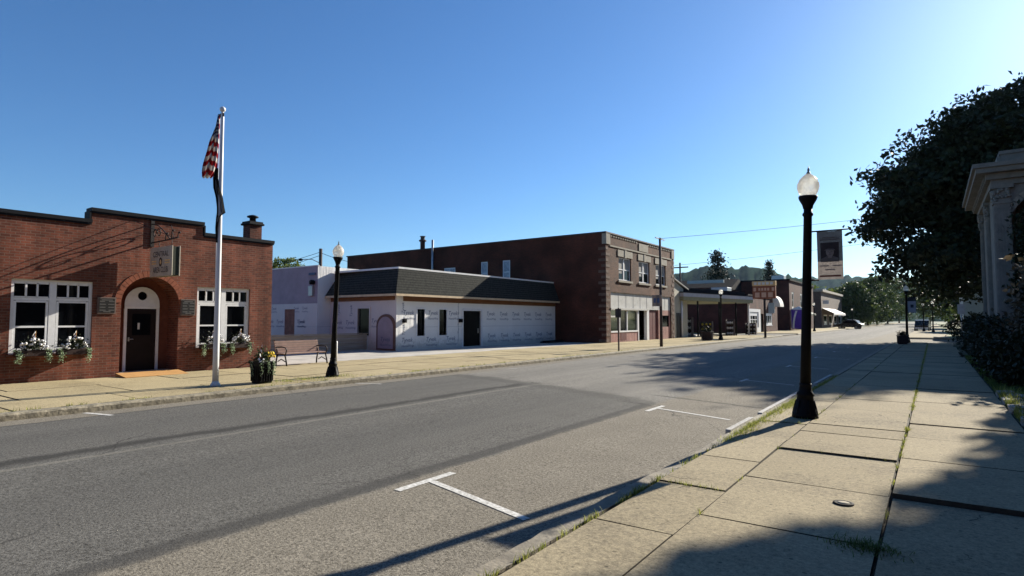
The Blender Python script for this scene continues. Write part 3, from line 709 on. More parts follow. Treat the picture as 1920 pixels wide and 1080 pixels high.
bm = B(); F.sheet(bm, arch, [], 0, d=.70); obj('doorway_back', bm, mat('doorway back brick', (.16, .05, .03), .9, .2, 6), A, True)  # plain brick tone across the back of the recess
bm = B(); F.box(bm, ctr-rad+.01, ctr+rad-.01, -.1, .085, .0, .72); obj('threshold', bm, 'stone', A, True)
# chimney
bm = B(); cx, cy = -20.35, 12.02
box(bm, cx-.23, cx+.23, cy-.23, cy+.23, 4.0, 5.12); ch = obj('chimney', bm, 'brick_a', A, True)
bm = B(); box(bm, cx-.30, cx+.30, cy-.30, cy+.30, 5.123, 5.20, bev=.02); box(bm, cx-.26, cx+.26, cy-.26, cy+.26, 5.20, 5.26); obj('chimney_cap', bm, 'coping', ch, True)
bm = B(); lathe(bm, [(.11, 0), (.11, .14), (.20, .17), (.20, .21), (.13, .24), (.02, .27)], 16, (cx, cy, 5.26)); obj('flue', bm, 'coping', ch, True)

# plywood ramp at the door
bm = B(); prism(bm, [(-19.44, 7.35, .0), (-18.75, 7.35, .0), (-18.75, 7.35, .012), (-19.44, 7.35, .10)], (0, 1.75, 0))
single('entry_ramp', bm, 'wood', 'orange plywood ramp lying on the pavement at the arched brick doorway', 'ramp')
# wall plaques
def plaque(ya, yb, za, zb, lb, seed):
    t = thing('wall_plaque', lb, 'plaque', (AX+.03, (ya+yb)/2, za), 'black notice plaques on the club wall')
    bm = B(); F.box(bm, ya, yb, za, zb, -.035, -.002); obj('board', bm, 'pframe', t, True)
    bm = B(); F.box(bm, ya+.035, yb-.035, za+.035, zb-.035, -.045, -.0355, 0)
    r = random.Random(seed); h = (zb-za-.1)/9
    for k in range(9):
        z = zb-.06-h*(k+.5)
        if k == 0: segs = [(.2, .8)]
        elif k == 8: segs = [(.3, .7)]
        else: segs = [(.1, r.uniform(.38, .46)), (r.uniform(.54, .6), .9)] if k % 2 else []
        for s0, s1 in segs: F.box(bm, ya+(yb-ya)*s0, ya+(yb-ya)*s1, z-h*.33, z+h*.33, -.0475, -.0455, 1)
    obj('lettering_panel', bm, ['plaque', 'plaque_t'], t, True)
plaque(6.84, 7.31, 1.83, 2.31, 'black lettered plaque with worn frame between left windows and doorway', 1)
plaque(9.14, 9.60, 1.80, 2.32, 'black lettered plaque between doorway and right-hand windows', 2)
# hanging sign and its wrought iron bracket
sy, t_ = 8.1, .24
br = thing('sign_bracket', 'wrought iron scroll bracket on the brick wall above the doorway', 'bracket', (AX, 8.2, 4.0))
bm = B(); yb = sy+.14
box(bm, AX+.002, AX+.04, yb-.05, yb+.05, 3.9, 4.72); 
obj('wall_plate', bm, 'iron', br, True)
bm = B(); tube(bm, [(AX+.02, yb, 4.02), (-18.6, yb, 4.03), (-17.82, yb, 4.06)], .022)
tube(bm, [(AX+.03, yb, 4.60), (-19.1, yb, 4.52), (-18.7, yb, 4.3), (-18.35, yb, 4.06)], .016)
for x0, s in ((-19.3, 1), (-19.05, -1)):
    tube(bm, [(x0+.16*math.cos(a*.5)*(1-a/16)*s, yb, 4.28+.17*math.sin(a*.5)*(1-a/16)) for a in range(13)], .015)
for x0, h in ((-18.62, .20), (-18.25, .26), (-17.86, .16)):
    tube(bm, [(x0, yb, 4.05), (x0+.02, yb, 4.05+h*.6), (x0+.06, yb, 4.05+h), (x0+.12, yb, 4.05+h*.9)], .015); ball(bm, (x0+.12, yb, 4.05+h*.88), .03)
obj('scroll_arm', bm, 'iron', br, True)
bm = B()
for ya_ in (-.55, .55): tube(bm, [(AX+.01, yb+ya_, 4.64), (-18.1, yb, 4.07)], .009)
obj('brace_wire', bm, 'iron', br, True)
sg = thing('hanging_sign', 'white double-sided box sign with dark letters hanging above the arched doorway', 'sign', (-18.6, yb, 2.95))
x0, x1, z0, z1 = -19.30, -17.92, 2.96, 3.80
bm = B(); box(bm, x0+.02, x1-.02, yb-t_/2+.02, yb+t_/2-.02, z0, z1); obj('case', bm, mat('dark green sign edge', (.03, .035, .022), .6, .2, 4), sg, True)
T1, T2, T3 = text_mesh('CENTRAL', .22), text_mesh('AREA CLUB', .22), text_mesh('CASH BAR', .1)
for s in (-1, 1):
    G = Face('Y', yb+s*(t_/2)) if s < 0 else None
    bm = B(); yy = yb+s*t_/2
    box(bm, x0, x1, min(yy, yy-s*.03), max(yy, yy-s*.03), z0-.02, z1+.02, 0, .008)
    Fs = Face('Y', yy); d = -.006 if s < 0 else .006; fl = 1 if s < 0 else -1; xm = (x0+x1)/2
    add_text(bm, T1, Fs, xm, 3.60, d, 1, 1.05, 1.05, 0, fl); add_text(bm, T2, Fs, xm, 3.13, d, 1, .82, 1.1, 0, fl)
    for k in range(20):
        a0, a1 = 2*math.pi*k/20, 2*math.pi*(k+1)/20
        bm.faces.new([bm.verts.new(Fs.P(xm+.0+r_*math.cos(a)*.8, 3.37+r_*math.sin(a)*1.1, d*(1 if mi == 2 else 1))) for r_, a, mi in ((.065, a0, 2), (.125, a0, 2), (.125, a1, 2), (.065, a1, 2))]).material_index = 1
    bm.faces.new([bm.verts.new(Fs.P(xm+.065*math.cos(2*math.pi*k/20)*.8, 3.37+.065*math.sin(2*math.pi*k/20)*1.1, d)) for k in range(20)]).material_index = 3
    for c in (-.42, .42): 
        for k in (-1, 1): Fs.box(bm, xm+c-.15, xm+c+.15, 3.37+k*.035-.018, 3.37+k*.035+.018, min(d, 0), max(d, 0)*1., 3)
    obj('sign_face', bm, [mat('aged sign cream', (.44, .39, .31), .55, .15, 6), 'sign_dark', 'sign_dark', 'sign_gold'], sg, True)
bm = B()
for x in (-19.0, -18.2): bm = B(); tube(bm, [(x, yb, 3.79), (x, yb, 4.02)], .01); obj('hanger', bm, 'iron', sg, True)

# window boxes with flowers
def window_box(yc, lb, seed):
    r = random.Random(seed); x = AX+.17
    t = thing('window_box', lb, 'planter box', (x, yc, .72), 'flower boxes under the club windows')
    bm = B(); box(bm, x-.13, x+.13, yc-.38, yc+.38, .70, .86, bev=.01); obj('box', bm, 'terracotta', t, True)
    bm = B(); lay = bm.verts.layers.float.new('tone')
    for _ in range(420): leaf_faces(bm, lay, (x+r.gauss(.02, .09), yc+r.gauss(0, .14), .88+abs(r.gauss(0, .13))), .035, r.random())
    obj('foliage', bm, 'leaf_bush', t, True)
    bm = B(); lay = bm.verts.layers.float.new('tone')
    for s in (-.33, .31):
        for _ in range(120):
            q = r.random(); leaf_faces(bm, lay, (x+.13+r.gauss(0, .03), yc+s+r.gauss(0, .045), .88-.42*q*r.uniform(.5, 1)), .03, r.random())
    obj('trailing_vine', bm, 'leaf_pale', t, True)
    bm = B()
    for _ in range(15):
        a = r.uniform(-.28, .28); p = (x+r.uniform(.0, .15), yc+a, .86+r.uniform(.0, .34)*(1-abs(a)/.5)+.02)
        for k in range(4): ball(bm, (p[0]+r.gauss(0, .022), p[1]+r.gauss(0, .03), p[2]+r.gauss(0, .02)), r.uniform(.022, .040), 0, 1)
    obj('flowers', bm, 'flower', t, True)
    # little flag on a stick
    bm = B(); tube(bm, [(x, yc+.03, .84), (x+.01, yc+.04, 1.36)], .006, 5); st = obj('flag_stick', bm, 'wood', t, True)
    bm = B(); n = 5
    g = [[bm.verts.new((x+.012+.02*math.sin(v*2.2+u), yc+.03-.13*(1-v/n*.7)*u/2*(.4+.6*v/n), 1.36-.26*v/n-.05*u)) for u in range(3)] for v in range(n+1)]
    for v in range(n):
        for u in range(2): bm.faces.new((g[v][u], g[v][u+1], g[v+1][u+1], g[v+1][u])).material_index = 1 if v % 2 else 0
    obj('small_flag', bm, ['flower', 'redpaint'], st, True)
for i, (yc, lb) in enumerate(((5.36, 'flower box under the leftmost club window, white blooms and two pale vines'), (6.27, 'flower box left of the doorway plaque, bushy mound of white blooms'),
                              (10.12, 'flower box directly behind the white flagpole'), (11.05, 'flower box at the club corner nearest the black bench planter'))):
    window_box(yc, lb, 40+i)

# ------------------------------------------------------------------ low building in house wrap with a mansard roof
BX, BY = -23.5, 22.2
b_ = thing('wrapped_building', 'low building under renovation in white house wrap with black shingle mansard roof', 'building', (BX, 30, 0))
F = Face('X', BX)
d1 = (27.75, 29.5); ws = [(23.78, 24.36), (25.58, 26.22)]
TY, TH = text_mesh('Tyvek', .36, .25), text_mesh('HomeWrap', .2, .15)
bm = B(); F.sheet(bm, [(BY, -.1), (38.58, -.1), (38.58, 3.2), (BY, 3.2)], [rect(*d1, .02, 2.22)] + [rect(a, b, .76, 2.26) for a, b in ws], .12)
r = random.Random(5)
def logo(FF, a, z, s, d=-.004, thr=True):
    add_text(bm, TY, FF, a, z, d, 1, s, s); add_text(bm, TH, FF, a+.08*s, z-.34*s, d, 1, s, s)
for a in (23.05, 25.0, 26.75): logo(F, a+.05, 2.05, .95)
for a in (23.0, 24.9, 26.6): logo(F, a, .55, .95)
for k in range(6): logo(F, 30.5+k*1.42, 2.05-.0*k, 1.0); logo(F, 30.6+k*1.42, .62, 1.0)
for z in (2.35, 1.75, 1.25, .75): add_text(bm, TH, F, 27.3, z, -.004, 1, .8, .8, math.pi/2)
add_text(bm, TY, F, 22.7, 2.3, -.004, 1, .7, .7, math.pi/2); add_text(bm, TY, F, 22.75, 1.1, -.004, 1, .7, .7, math.pi/2)
obj('front_wall', bm, ['wrap', 'ink'], b_, True)
bm = B(); G = Face('Y', BY)
G.sheet(bm, [(-29.2, -.1), (BX, -.1), (BX, 3.2), (-29.2, 3.2)], [rect(-26.6, -25.62, .78, 2.3)], .12)
for a, z, s in ((-28.4, 1.5, .9), (-27.3, 1.5, .9), (-25.1, 1.6, .9)): logo(G, a, z, s)
add_text(bm, TY, G, -28.3, 2.2, -.004, 1, .8, .8, math.pi/2); add_text(bm, TY, G, -27.2, 2.15, -.004, 1, .8, .8, math.pi/2)
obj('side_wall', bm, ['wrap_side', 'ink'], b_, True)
bm = B(); pa = 1.15; ar = [(-24.98, .02), (-23.52, .02), (-23.52, 1.35)] + [(-24.25+.73*math.cos(math.pi*i/12), 1.35+.62*math.sin(math.pi*i/12)) for i in range(1, 12)] + [(-24.98, 1.35)]
prism(bm, [G.P(a, z, -.07) for a, z in ar], (0, .066, 0))
ai = [(-24.25+(a+24.25)*.82, max(.1, z*.93)) for a, z in ar]
prism(bm, [G.P(a, z, -.09) for a, z in ai], (0, .018, 0), 1)
logo(G, -24.25, .62, .8, -.093) if False else None
add_text(bm, TY, G, -24.25, .6, -.093, 2, .9, .9); add_text(bm, TH, G, -24.22, .3, -.093, 2, .9, .9)
obj('arch_panel', bm, ['foam_arch', 'foam', 'ink'], b_, True)
# pink block that stands behind the patio
bm = B(); PY = 21.3; K = Face('Y', PY)
K.sheet(bm, [(-40, -.1), (-29.1, -.1), (-29.1, 2.62), (-40, 2.62)], [rect(-32.3, -31.28, 0, 2.3)], .1)
for k in range(5): logo(K, -34.9+k*1.05 if k != 3 else -30.6, 1.55, .85)
for k in range(4): logo(K, -34.6+k*1.15 if k != 2 else -30.3, 2.35, .6)
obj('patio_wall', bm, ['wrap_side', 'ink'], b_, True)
bm = B(); K.sheet(bm, [(-40, 2.62), (-29.1, 2.62), (-29.1, 4.80), (-40, 4.80)], [], 0); quad(bm, [(-29.1, PY, 4.8), (-29.1, 32, 4.8), (-40, 32, 4.8), (-40, PY, 4.8)]); obj('upper_wall', bm, 'foam', b_, True)
bm = B(); quad(bm, [(-29.1, PY, -.1), (-29.1, 27, -.1), (-29.1, 27, 4.8), (-29.1, PY, 4.8)]); obj('return_wall', bm, 'wrap', b_, True)
bm = B(); K.box(bm, -40, -29.07, 4.803, 4.86, -.03, .1); obj('coping', bm, 'fascia_w', b_, True)
bm = B(); K.box(bm, -32.3, -31.28, -.05, 2.3, .03, .08); obj('patio_door', bm, mat('brown board door', (.22, .10, .07), .8, .25, 5), b_, True)
bm = B(); K.box(bm, -29.75, -29.35, 3.1, 3.75, -.14, -.002, 0, .01) if False else box(bm, -29.8, -29.42, PY-.15, PY-.002, 3.05, 3.65, 0, .015); obj('meter_box', bm, 'steel', b_, True)
bm = B(); lathe(bm, [(.12, 0), (.16, .05), (.16, .2), (.1, .26)], 12, (-29.45, PY-.14, 3.72)); obj('wall_lamp', bm, 'black', b_, True)
bm = B(); K.box(bm, -29.9, -29.3, 4.28, 4.42, -.06, -.002); obj('wall_vent', bm, 'sign_blue', b_, True)
# mansard roof: eave (outer, low) and top (inner, high) lines
ez, tz, ov, ins = 3.06, 4.48, .42, .62
E0 = [(-29.05, BY-ov), (BX+ov, BY-ov), (BX+ov, 38.56)]; T0 = [(-29.05, BY+ins), (BX-.12, BY+ins-.35), (BX-.12, 38.56)]
bm = B()
for i in range(2): quad(bm, [(*E0[i], ez), (*E0[i+1], ez), (*T0[i+1], tz), (*T0[i], tz)])
obj('mansard_roof', bm, 'shingle', b_, True)
bm = B()
for i in range(2):
    p, q = Vector((*T0[i], 0)), Vector((*T0[i+1], 0))
    x0, x1 = min(p.x, q.x), max(p.x, q.x); ya, yb_ = min(p.y, q.y), max(p.y, q.y)
    if i == 0: box(bm, x0, x1+.03, ya-.04, yb_+.1 if False else ya+.5, tz-.03, tz+.07)
    else: box(bm, x0-.12, x1+.035, ya+.5, yb_, tz-.03, tz+.07)
obj('roof_edge', bm, 'fascia_w', b_, True)
bm = B(); quad(bm, [(-29.05, BY+.4, tz-.05), (BX-.1, BY+.4, tz-.05), (BX-.1, 38.56, tz-.05), (-29.05, 38.56, tz-.05)]); obj('flat_roof', bm, 'roofgrey', b_, True)
bm = B(); box(bm, BX+ov-.04, BX+ov+.02, BY-ov, 38.56, ez-.12, ez-.004); box(bm, -29.05, BX+ov-.042, BY-ov-.02, BY-ov+.04, ez-.12, ez-.004); obj('eave_board', bm, 'cedar', b_, True)
bm = B(); box(bm, BX+.003, BX+ov-.05, BY+.003, 38.56, ez-.10, ez-.06); box(bm, -29.05, BX+ov-.05, BY-ov+.05, BY-.003, ez-.10, ez-.06); obj('soffit', bm, 'fascia', b_, True)
bm = B(); F.box(bm, BY+.5, 38.56, 2.68, 2.95, -.05, -.004); G.box(bm, -29.0, BX-.1, 2.72, 2.95, -.04, -.004); obj('header_board', bm, 'fascia', b_, True)
for a, b in ws:
    bm = B(); F.box(bm, a-.09, a, .68, 2.34, -.03, .1); F.box(bm, b, b+.09, .68, 2.34, -.03, .1); F.box(bm, a, b, 2.26, 2.34, -.03, .1); F.box(bm, a, b, .68, .76, -.03, .1)
    w_ = obj('window', bm, 'white', b_, True)
    bm = B(); F.box(bm, a, b, .76, 2.26, .09, .11); obj('pane', bm, 'glass', w_, True)
bm = B(); F.box(bm, d1[0], d1[1], .0, 2.22, .08, .12); F.box(bm, 28.6, 28.64, .02, 2.2, .07, .081); dr = obj('door', bm, mat('black double door', (.003, .003, .0035), .5, .1, 3, spec=.06), b_, True)
bm = B(); F.box(bm, 29.26, 29.32, .82, 1.12, .04, .078); obj('handle', bm, 'steel', dr, True)
bm = B(); F.box(bm, d1[0]-.12, d1[0]-.002, -.05, 2.32, -.04, .02); F.box(bm, d1[1]+.002, d1[1]+.12, -.05, 2.32, -.04, .02); F.box(bm, d1[0]-.002, d1[1]+.002, 2.222, 2.36, -.04, .02); obj('door_frame', bm, 'fascia_w', b_, True)
bm = B(); G.box(bm, -26.7, -25.52, .7, .778, -.04, .05); G.box(bm, -26.68, -26.6, .778, 2.38, -.04, .05); G.box(bm, -25.62, -25.54, .778, 2.38, -.04, .05); G.box(bm, -26.6, -25.62, 2.3, 2.38, -.04, .05); w_ = obj('window', bm, 'wrap_side', b_, True)
bm = B(); G.box(bm, -26.6, -25.62, .78, 2.3, .08, .11); obj('pane', bm, 'glass', w_, True)
for a in (22.75, 27.45):
    bm = B(); F.box(bm, a-.1, a+.1, 1.5, 1.72, -.16, -.002, 0); box(bm, BX+.16, BX+.2, a-.06, a+.06, 1.54, 1.68); obj('wall_lamp', bm, 'black', b_, True)
# lumber left at the foot of the wall
bm = B()
for i in range(5): box(bm, -23.2+.13*i, -23.08+.13*i, 36.0+.1*i, 38.4, .0, .10+.05*(i % 2))
single('lumber_pile', bm, 'darkroof', 'dark boards lying on the ground at the right end of the wrapped wall', 'lumber')

# ------------------------------------------------------------------ patio fence, dark rounded patio seats, bench, bollard
fe = thing('patio_fence', 'low tan board fence around the patio beside the wrapped building', 'fence', (-25.7, 17, 0))
bm = B()
for k in range(4): box(bm, -25.74+.002*k, -25.70, 11.8, 22.1, .02+.215*k, .215*(k+1)+.005)
obj('board_panel', bm, 'fence', fe, True)
bm = B(); box(bm, -25.80, -25.64, 11.8, 22.1, .885, .93); obj('cap_rail', bm, 'fence', fe, True)
for y in (12, 14, 16, 18, 20, 22):
    bm = B(); box(bm, -25.84, -25.745, y-.05, y+.05, 0, .88); obj('post', bm, 'fence', fe, True)
def patio_seat(x, y, lb):
    t = thing('patio_chair', lb, 'chair', (x, y, 0), 'dark round-backed patio chairs')
    bm = B(); pts = [(-.42, .42), (.42, .42), (.42, .92)] + [(.42*math.cos(math.pi*i/10), .92+.42*math.sin(math.pi*i/10)) for i in range(1, 10)] + [(-.42, .92)]
    prism(bm, [(a, -.32, z) for a, z in pts], (0, .06, 0)); obj('backrest', bm, 'sign_blue', t)
    bm = B(); box(bm, -.4, .4, -.25, .3, .4, .46, bev=.01); obj('seat', bm, 'black', t)
    for sx in (-.36, .36):
        for s_y in (-.22, .26):
            bm = B(); box(bm, sx-.02, sx+.02, s_y-.02, s_y+.02, 0, .398); obj('leg', bm, 'black', t)
patio_seat(-33.9, 19.6, 'dark round-backed patio chair next to the brick club corner')
patio_seat(-31.3, 19.6, 'dark round-backed patio chair in front of the brown patio door')

be = thing('bench', 'long slatted bench with black iron arms facing the street beside the club', 'bench', (-19.2, 13.45, 0))
bm = B()
for k in range(5):
    z = .47+.085*k; x = -19.48-.022*k; box(bm, x-.02, x+.02, 12.5, 14.35, z, z+.072)
obj('backrest', bm, 'bench', be, True)
bm = B()
for k in range(4): x = -19.4+.125*k; box(bm, x-.055, x+.055, 12.5, 14.35, .42, .455)
obj('seat', bm, 'bench', be, True)
for y in (12.56, 14.29):
    bm = B(); box(bm, -19.5, -18.94, y-.025, y+.025, .385, .418)
    tube(bm, [(-19.44, y, .4), (-19.5, y, .2), (-19.52, y, 0)], .028); tube(bm, [(-18.98, y, .4), (-18.9, y, .2), (-18.86, y, 0)], .028)
    tube(bm, [(-19.56, y, .66), (-19.2, y, .68), (-18.95, y, .65), (-18.88, y, .56), (-18.95, y, .40)], .022)
    tube(bm, [(-19.42, y, .42), (-19.62, y, .90)], .022); tube(bm, [(-19.4, y, .15), (-19.2, y, .24), (-18.94, y, .15)], .018)
    obj('arm', bm, 'iron', be, True)
bm = B(); lathe(bm, [(.06, 0), (.06, .78), (.045, .81), (0.01, .82)], 14, (-19.45, 15.15, 0)); single('bollard', bm, 'fascia_w', 'short white round bollard standing beside the bench arm', 'bollard')

# ------------------------------------------------------------------ two-storey brown brick commercial building
CX, CY0, CY1 = -19.2, 38.6, 52.4
c_ = thing('brick_shop_building', 'two-storey brown brick shop building with white shopfront band and quoined corners', 'building', (CX, 45.5, 0))
F = Face('X', CX); G = Face('Y', CY0)
up = [(40.75, 43.0), (44.5, 46.7), (48.05, 50.35)]; H = 8.0
bm = B(); holes = [rect(a, b, 4.66, 6.42) for a, b in up] + [rect(39.35, 51.6, .0, 3.72)]
F.sheet(bm, [(CY0, -.1), (CY1, -.1), (CY1, H), (CY0, H)], holes, .2)
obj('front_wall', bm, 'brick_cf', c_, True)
sw = [(-34.9, -33.6, 5.2, 6.2), (-30.75, -30.05, 4.6, 6.5), (-28.5, -27.75, 4.6, 6.5)]
bm = B(); G.sheet(bm, [(-48, -.1), (CX, -.1), (CX, H), (-48, H)], [rect(a, b, z0, z1) for a, b, z0, z1 in sw], .12)
quad(bm, [(CX, CY1, -.1), (CX, CY1, H), (-48, CY1, H), (-48, CY1, -.1)]); quad(bm, [(-48, CY0, -.1), (-48, CY1, -.1), (-48, CY1, H), (-48, CY0, H)])
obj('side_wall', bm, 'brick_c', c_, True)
bm = B(); quad(bm, [(CX, CY0, H-.2), (CX, CY1, H-.2), (-48, CY1, H-.2), (-48, CY0, H-.2)]); obj('roof', bm, 'darkroof', c_, True)
bm = B(); box(bm, -48.1, CX+.06, CY0-.06, CY0+.25, H, H+.10); box(bm, CX-.25, CX+.06, CY0+.25, CY1+.05, H, H+.10); obj('coping', bm, mat('dark tile coping', (.045, .04, .04), .7, .2, 6), c_, True)
for a, b, z0, z1 in sw: window(G, c_, a, b, z0, z1, .1, .09, [((a+b)/2, .06)] if b-a > 1 else [], [((z0+z1)/2, .06, a, b)], 'fascia_w', 'glass_pale', True)
bm = B()
F.box(bm, CY0-.003, 39.25, 7.2, 7.96, -.06, .3); F.box(bm, 51.75, CY1+.003, 7.2, 7.96, -.06, .3); G.box(bm, -20.3, CX-.31, 7.2, 7.96, -.05, .3) if False else None
F.box(bm, 39.25, 51.75, 7.06, 7.17, -.05, .05); F.box(bm, 44.5, 46.35, 7.22, 7.84, -.05, .05)
for k in range(30): F.box(bm, 39.4+k*.41, 39.6+k*.41, 7.80, 7.90, -.04, .02) if not 44.4 < 39.5+k*.41 < 46.4 else None
obj('stone_course', bm, 'stone', c_, True)
bm = B()
for k in range(17):
    z = .05+k*.42; wq = .62 if k % 2 else .36
    F.box(bm, CY0-.02, CY0+wq, z, z+.20, -.022, .1); F.box(bm, CY1-wq, CY1+.02, z, z+.20, -.022, .1)
    if True: box(bm, CX-.36 if k % 2 else CX-.6, CX+.0, CY0-.022, CY0+.02, z, z+.20)
obj('quoins', bm, mat('brown quoin stone', (.125, .08, .06), .85, .35, 5, .2, 20), c_, True)
for a, b in up:
    m_ = (a+b)/2
    w_ = window(F, c_, a, b, 4.66, 6.42, .18, .09, [(m_, .16)], [(5.5, .07, a, b)], 'white', 'glass', False)
    bm = B()
    for s0, s1 in ((a+.12, m_-.1), (m_+.1, b-.12)): F.box(bm, s0, s1, 5.5 if s0 > m_ else 5.2, 6.3, .155, .16)
    obj('blind', bm, mat('pale window blind', (.28, .27, .25), .8, .1, 3), w_, True)
    bm = B(); F.box(bm, a-.15, b+.15, 4.5, 4.655, -.09, .18); obj('sill', bm, 'stone', w_, True)
    bm = B(); F.box(bm, a-.2, b+.2, 6.45, 6.95, -.05, .05); F.box(bm, m_-.16, m_+.16, 6.40, 7.0, -.08, .05); obj('lintel', bm, 'stone', w_, True)
# shopfront
bm = B(); F.box(bm, 39.35, 51.6, 2.5, 3.72, .10, .3); F.box(bm, 39.3, 46.4, 2.42, 2.56, -.06, .1)
for k in range(9): F.box(bm, 39.5+k*1.35, 39.52+k*1.35, 2.58, 3.7, .088, .101)
obj('fascia_band', bm, mat('weathered white sign band', (.46, .455, .43), .7, .14, 2.2), c_, True)
bm = B(); F.box(bm, 39.35, 44.4, -.05, .72, .1, .3); obj('bulkhead', bm, 'pinkbrick', c_, True); bm = B(); F.box(bm, 48.8, 51.6, -.05, 1.05, .1, .3); F.box(bm, 48.8, 51.6, 2.05, 2.5, .1, .3); F.box(bm, 51.3, 51.6, 1.05, 2.05, .1, .3); F.box(bm, 48.8, 49.05, 1.05, 2.05, .1, .3); obj('bulkhead', bm, 'pinkbrick', c_, True)
bm = B(); F.box(bm, 39.35, 44.4, .72, .84, .06, .3); F.box(bm, 39.35, 44.4, 2.36, 2.42, .06, .2)
for y in (39.40, 41.0, 42.35, 44.34): F.box(bm, y-.06, y+.06, .84, 2.36, .06, .2)
F.box(bm, 44.4, 44.55, -.05, 2.42, .06, .3); F.box(bm, 46.15, 46.6, -.05, 2.5, .05, .3)
sh = obj('shop_window', bm, 'white', c_, True)
for a, b, gm in ((39.46, 40.94, 'glass_green'), (41.06, 42.29, 'glass'), (42.41, 44.28, 'glass_green')):
    bm = B(); F.box(bm, a, b, .84, 2.36, .16, .18); obj('pane', bm, gm, sh, True)
bm = B(); F.box(bm, 39.6, 40.8, 1.85, 2.0, .14, .155); obj('window_sign', bm, 'sign_w', sh, True)
bm = B(); F.box(bm, 41.2, 42.2, .12, .68, .085, .099); obj('kick_plate', bm, 'redpaint', sh, True)
bm = B(); F.box(bm, 44.56, 46.14, -.05, 2.42, 1.0, 1.05); obj('shop_door', bm, 'glass', c_, True)
bm = B(); F.box(bm, 46.62, 48.78, -.05, 2.45, .2, .26); F.box(bm, 47.69, 47.72, 0, 2.4, .19, .201); obj('shop_door', bm, 'redpaint', c_, True)
window(F, c_, 49.05, 51.3, 1.05, 2.05, .22, .05, [], [], 'black', 'glass', False)
bm = B(); lathe(bm, [(.22, 0), (.22, 1.1), (.34, 1.12), (.34, 1.24), (.2, 1.3), (.2, 1.55), (.3, 1.6)], 14, (-38.3, 39.4, 7.8)); obj('roof_vent', bm, 'oldwood', c_, True)
bm = B(); tube(bm, [(-36.2, 38.5, 3), (-36.2, 38.5, 8.8)], .10); obj('vent_pipe', bm, 'steel', c_, True)

# ------------------------------------------------------------------ acorn street lamps
def lamp(loc, lb, lean=0.):
    t = thing('street_lamp', lb, 'street lamp', loc, 'black acorn street lamps along the kerb', roty=lean)
    bm = B(); lathe(bm, [(.20, -.02), (.205, .07), (.185, .09), (.18, .16), (.155, .20), (.135, .30), (.125, .36), (.14, .38), (.135, .41), (.105, .45), (.092, .54), (.10, .56), (.095, .58)], 12)
    for k in range(6):
        a = math.pi*k/3; tube(bm, [(.19*math.cos(a), .19*math.sin(a), 0), (.175*math.cos(a), .175*math.sin(a), .12), (.13*math.cos(a), .13*math.sin(a), .3)], .02, 6)
    obj('base', bm, 'black', t)
    bm = B(); lathe(bm, [(.086, .575), (.078, 1.5), (.066, 3.42), (.085, 3.44), (.085, 3.47), (.066, 3.49), (.066, 3.55)], 16); obj('post', bm, 'black', t)
    bm = B(); lathe(bm, [(.06, 3.54), (.075, 3.56), (.09, 3.62), (.135, 3.70), (.15, 3.74), (.15, 3.77), (.12, 3.775)], 16); obj('cup', bm, 'black', t)
    bm = B(); lathe(bm, [(.115, 3.772), (.155, 3.84), (.178, 3.92), (.172, 3.985), (.15, 4.02), (.152, 4.03), (.13, 4.07), (.085, 4.12), (.04, 4.155), (.02, 4.165)], 16); obj('globe', bm, 'globe', t)
    bm = B(); lathe(bm, [(.035, 4.150), (.03, 4.18), (.012, 4.20), (.022, 4.225), (.012, 4.25), (.004, 4.29)], 10); obj('finial', bm, mat('grey green finial', (.10, .13, .13), .5, .1, 4), t)
    return t
L0 = lamp((-1.82, 11.09, 0), 'black acorn lamp post nearest the viewer on the right pavement, portrait banner on it', R(2.1))
L1 = copy_thing(L0, (-14.40, 11.1, 0), 'black acorn lamp post beside the bench, in front of the wrapped building', roty=R(2.9))
L1.scale = (.93, .93, .93)
copy_thing(L0, (-14.2, 49.3, 0), 'acorn lamp post before the olive canopy, beside a black kerb planter', roty=R(1.))
copy_thing(L0, (-14.2, 96, 0), 'distant acorn lamp post on the left kerb near the purple tent', roty=0)
copy_thing(L0, (-1.6, 52.0, 0), 'acorn lamp post at the far end of the right pavement with small pale banner', roty=R(.5))
copy_thing(L0, (-1.15, 104, 0), 'acorn lamp post beyond the side street, left one of the bright pair', roty=0)
copy_thing(L0, (-.05, 96, 0), 'acorn lamp post beyond the side street, right one of the bright pair', roty=0)
copy_thing(L0, (-14.6, 150, 0), 'farthest acorn lamp post, against dark trees beside the parked car', roty=0)
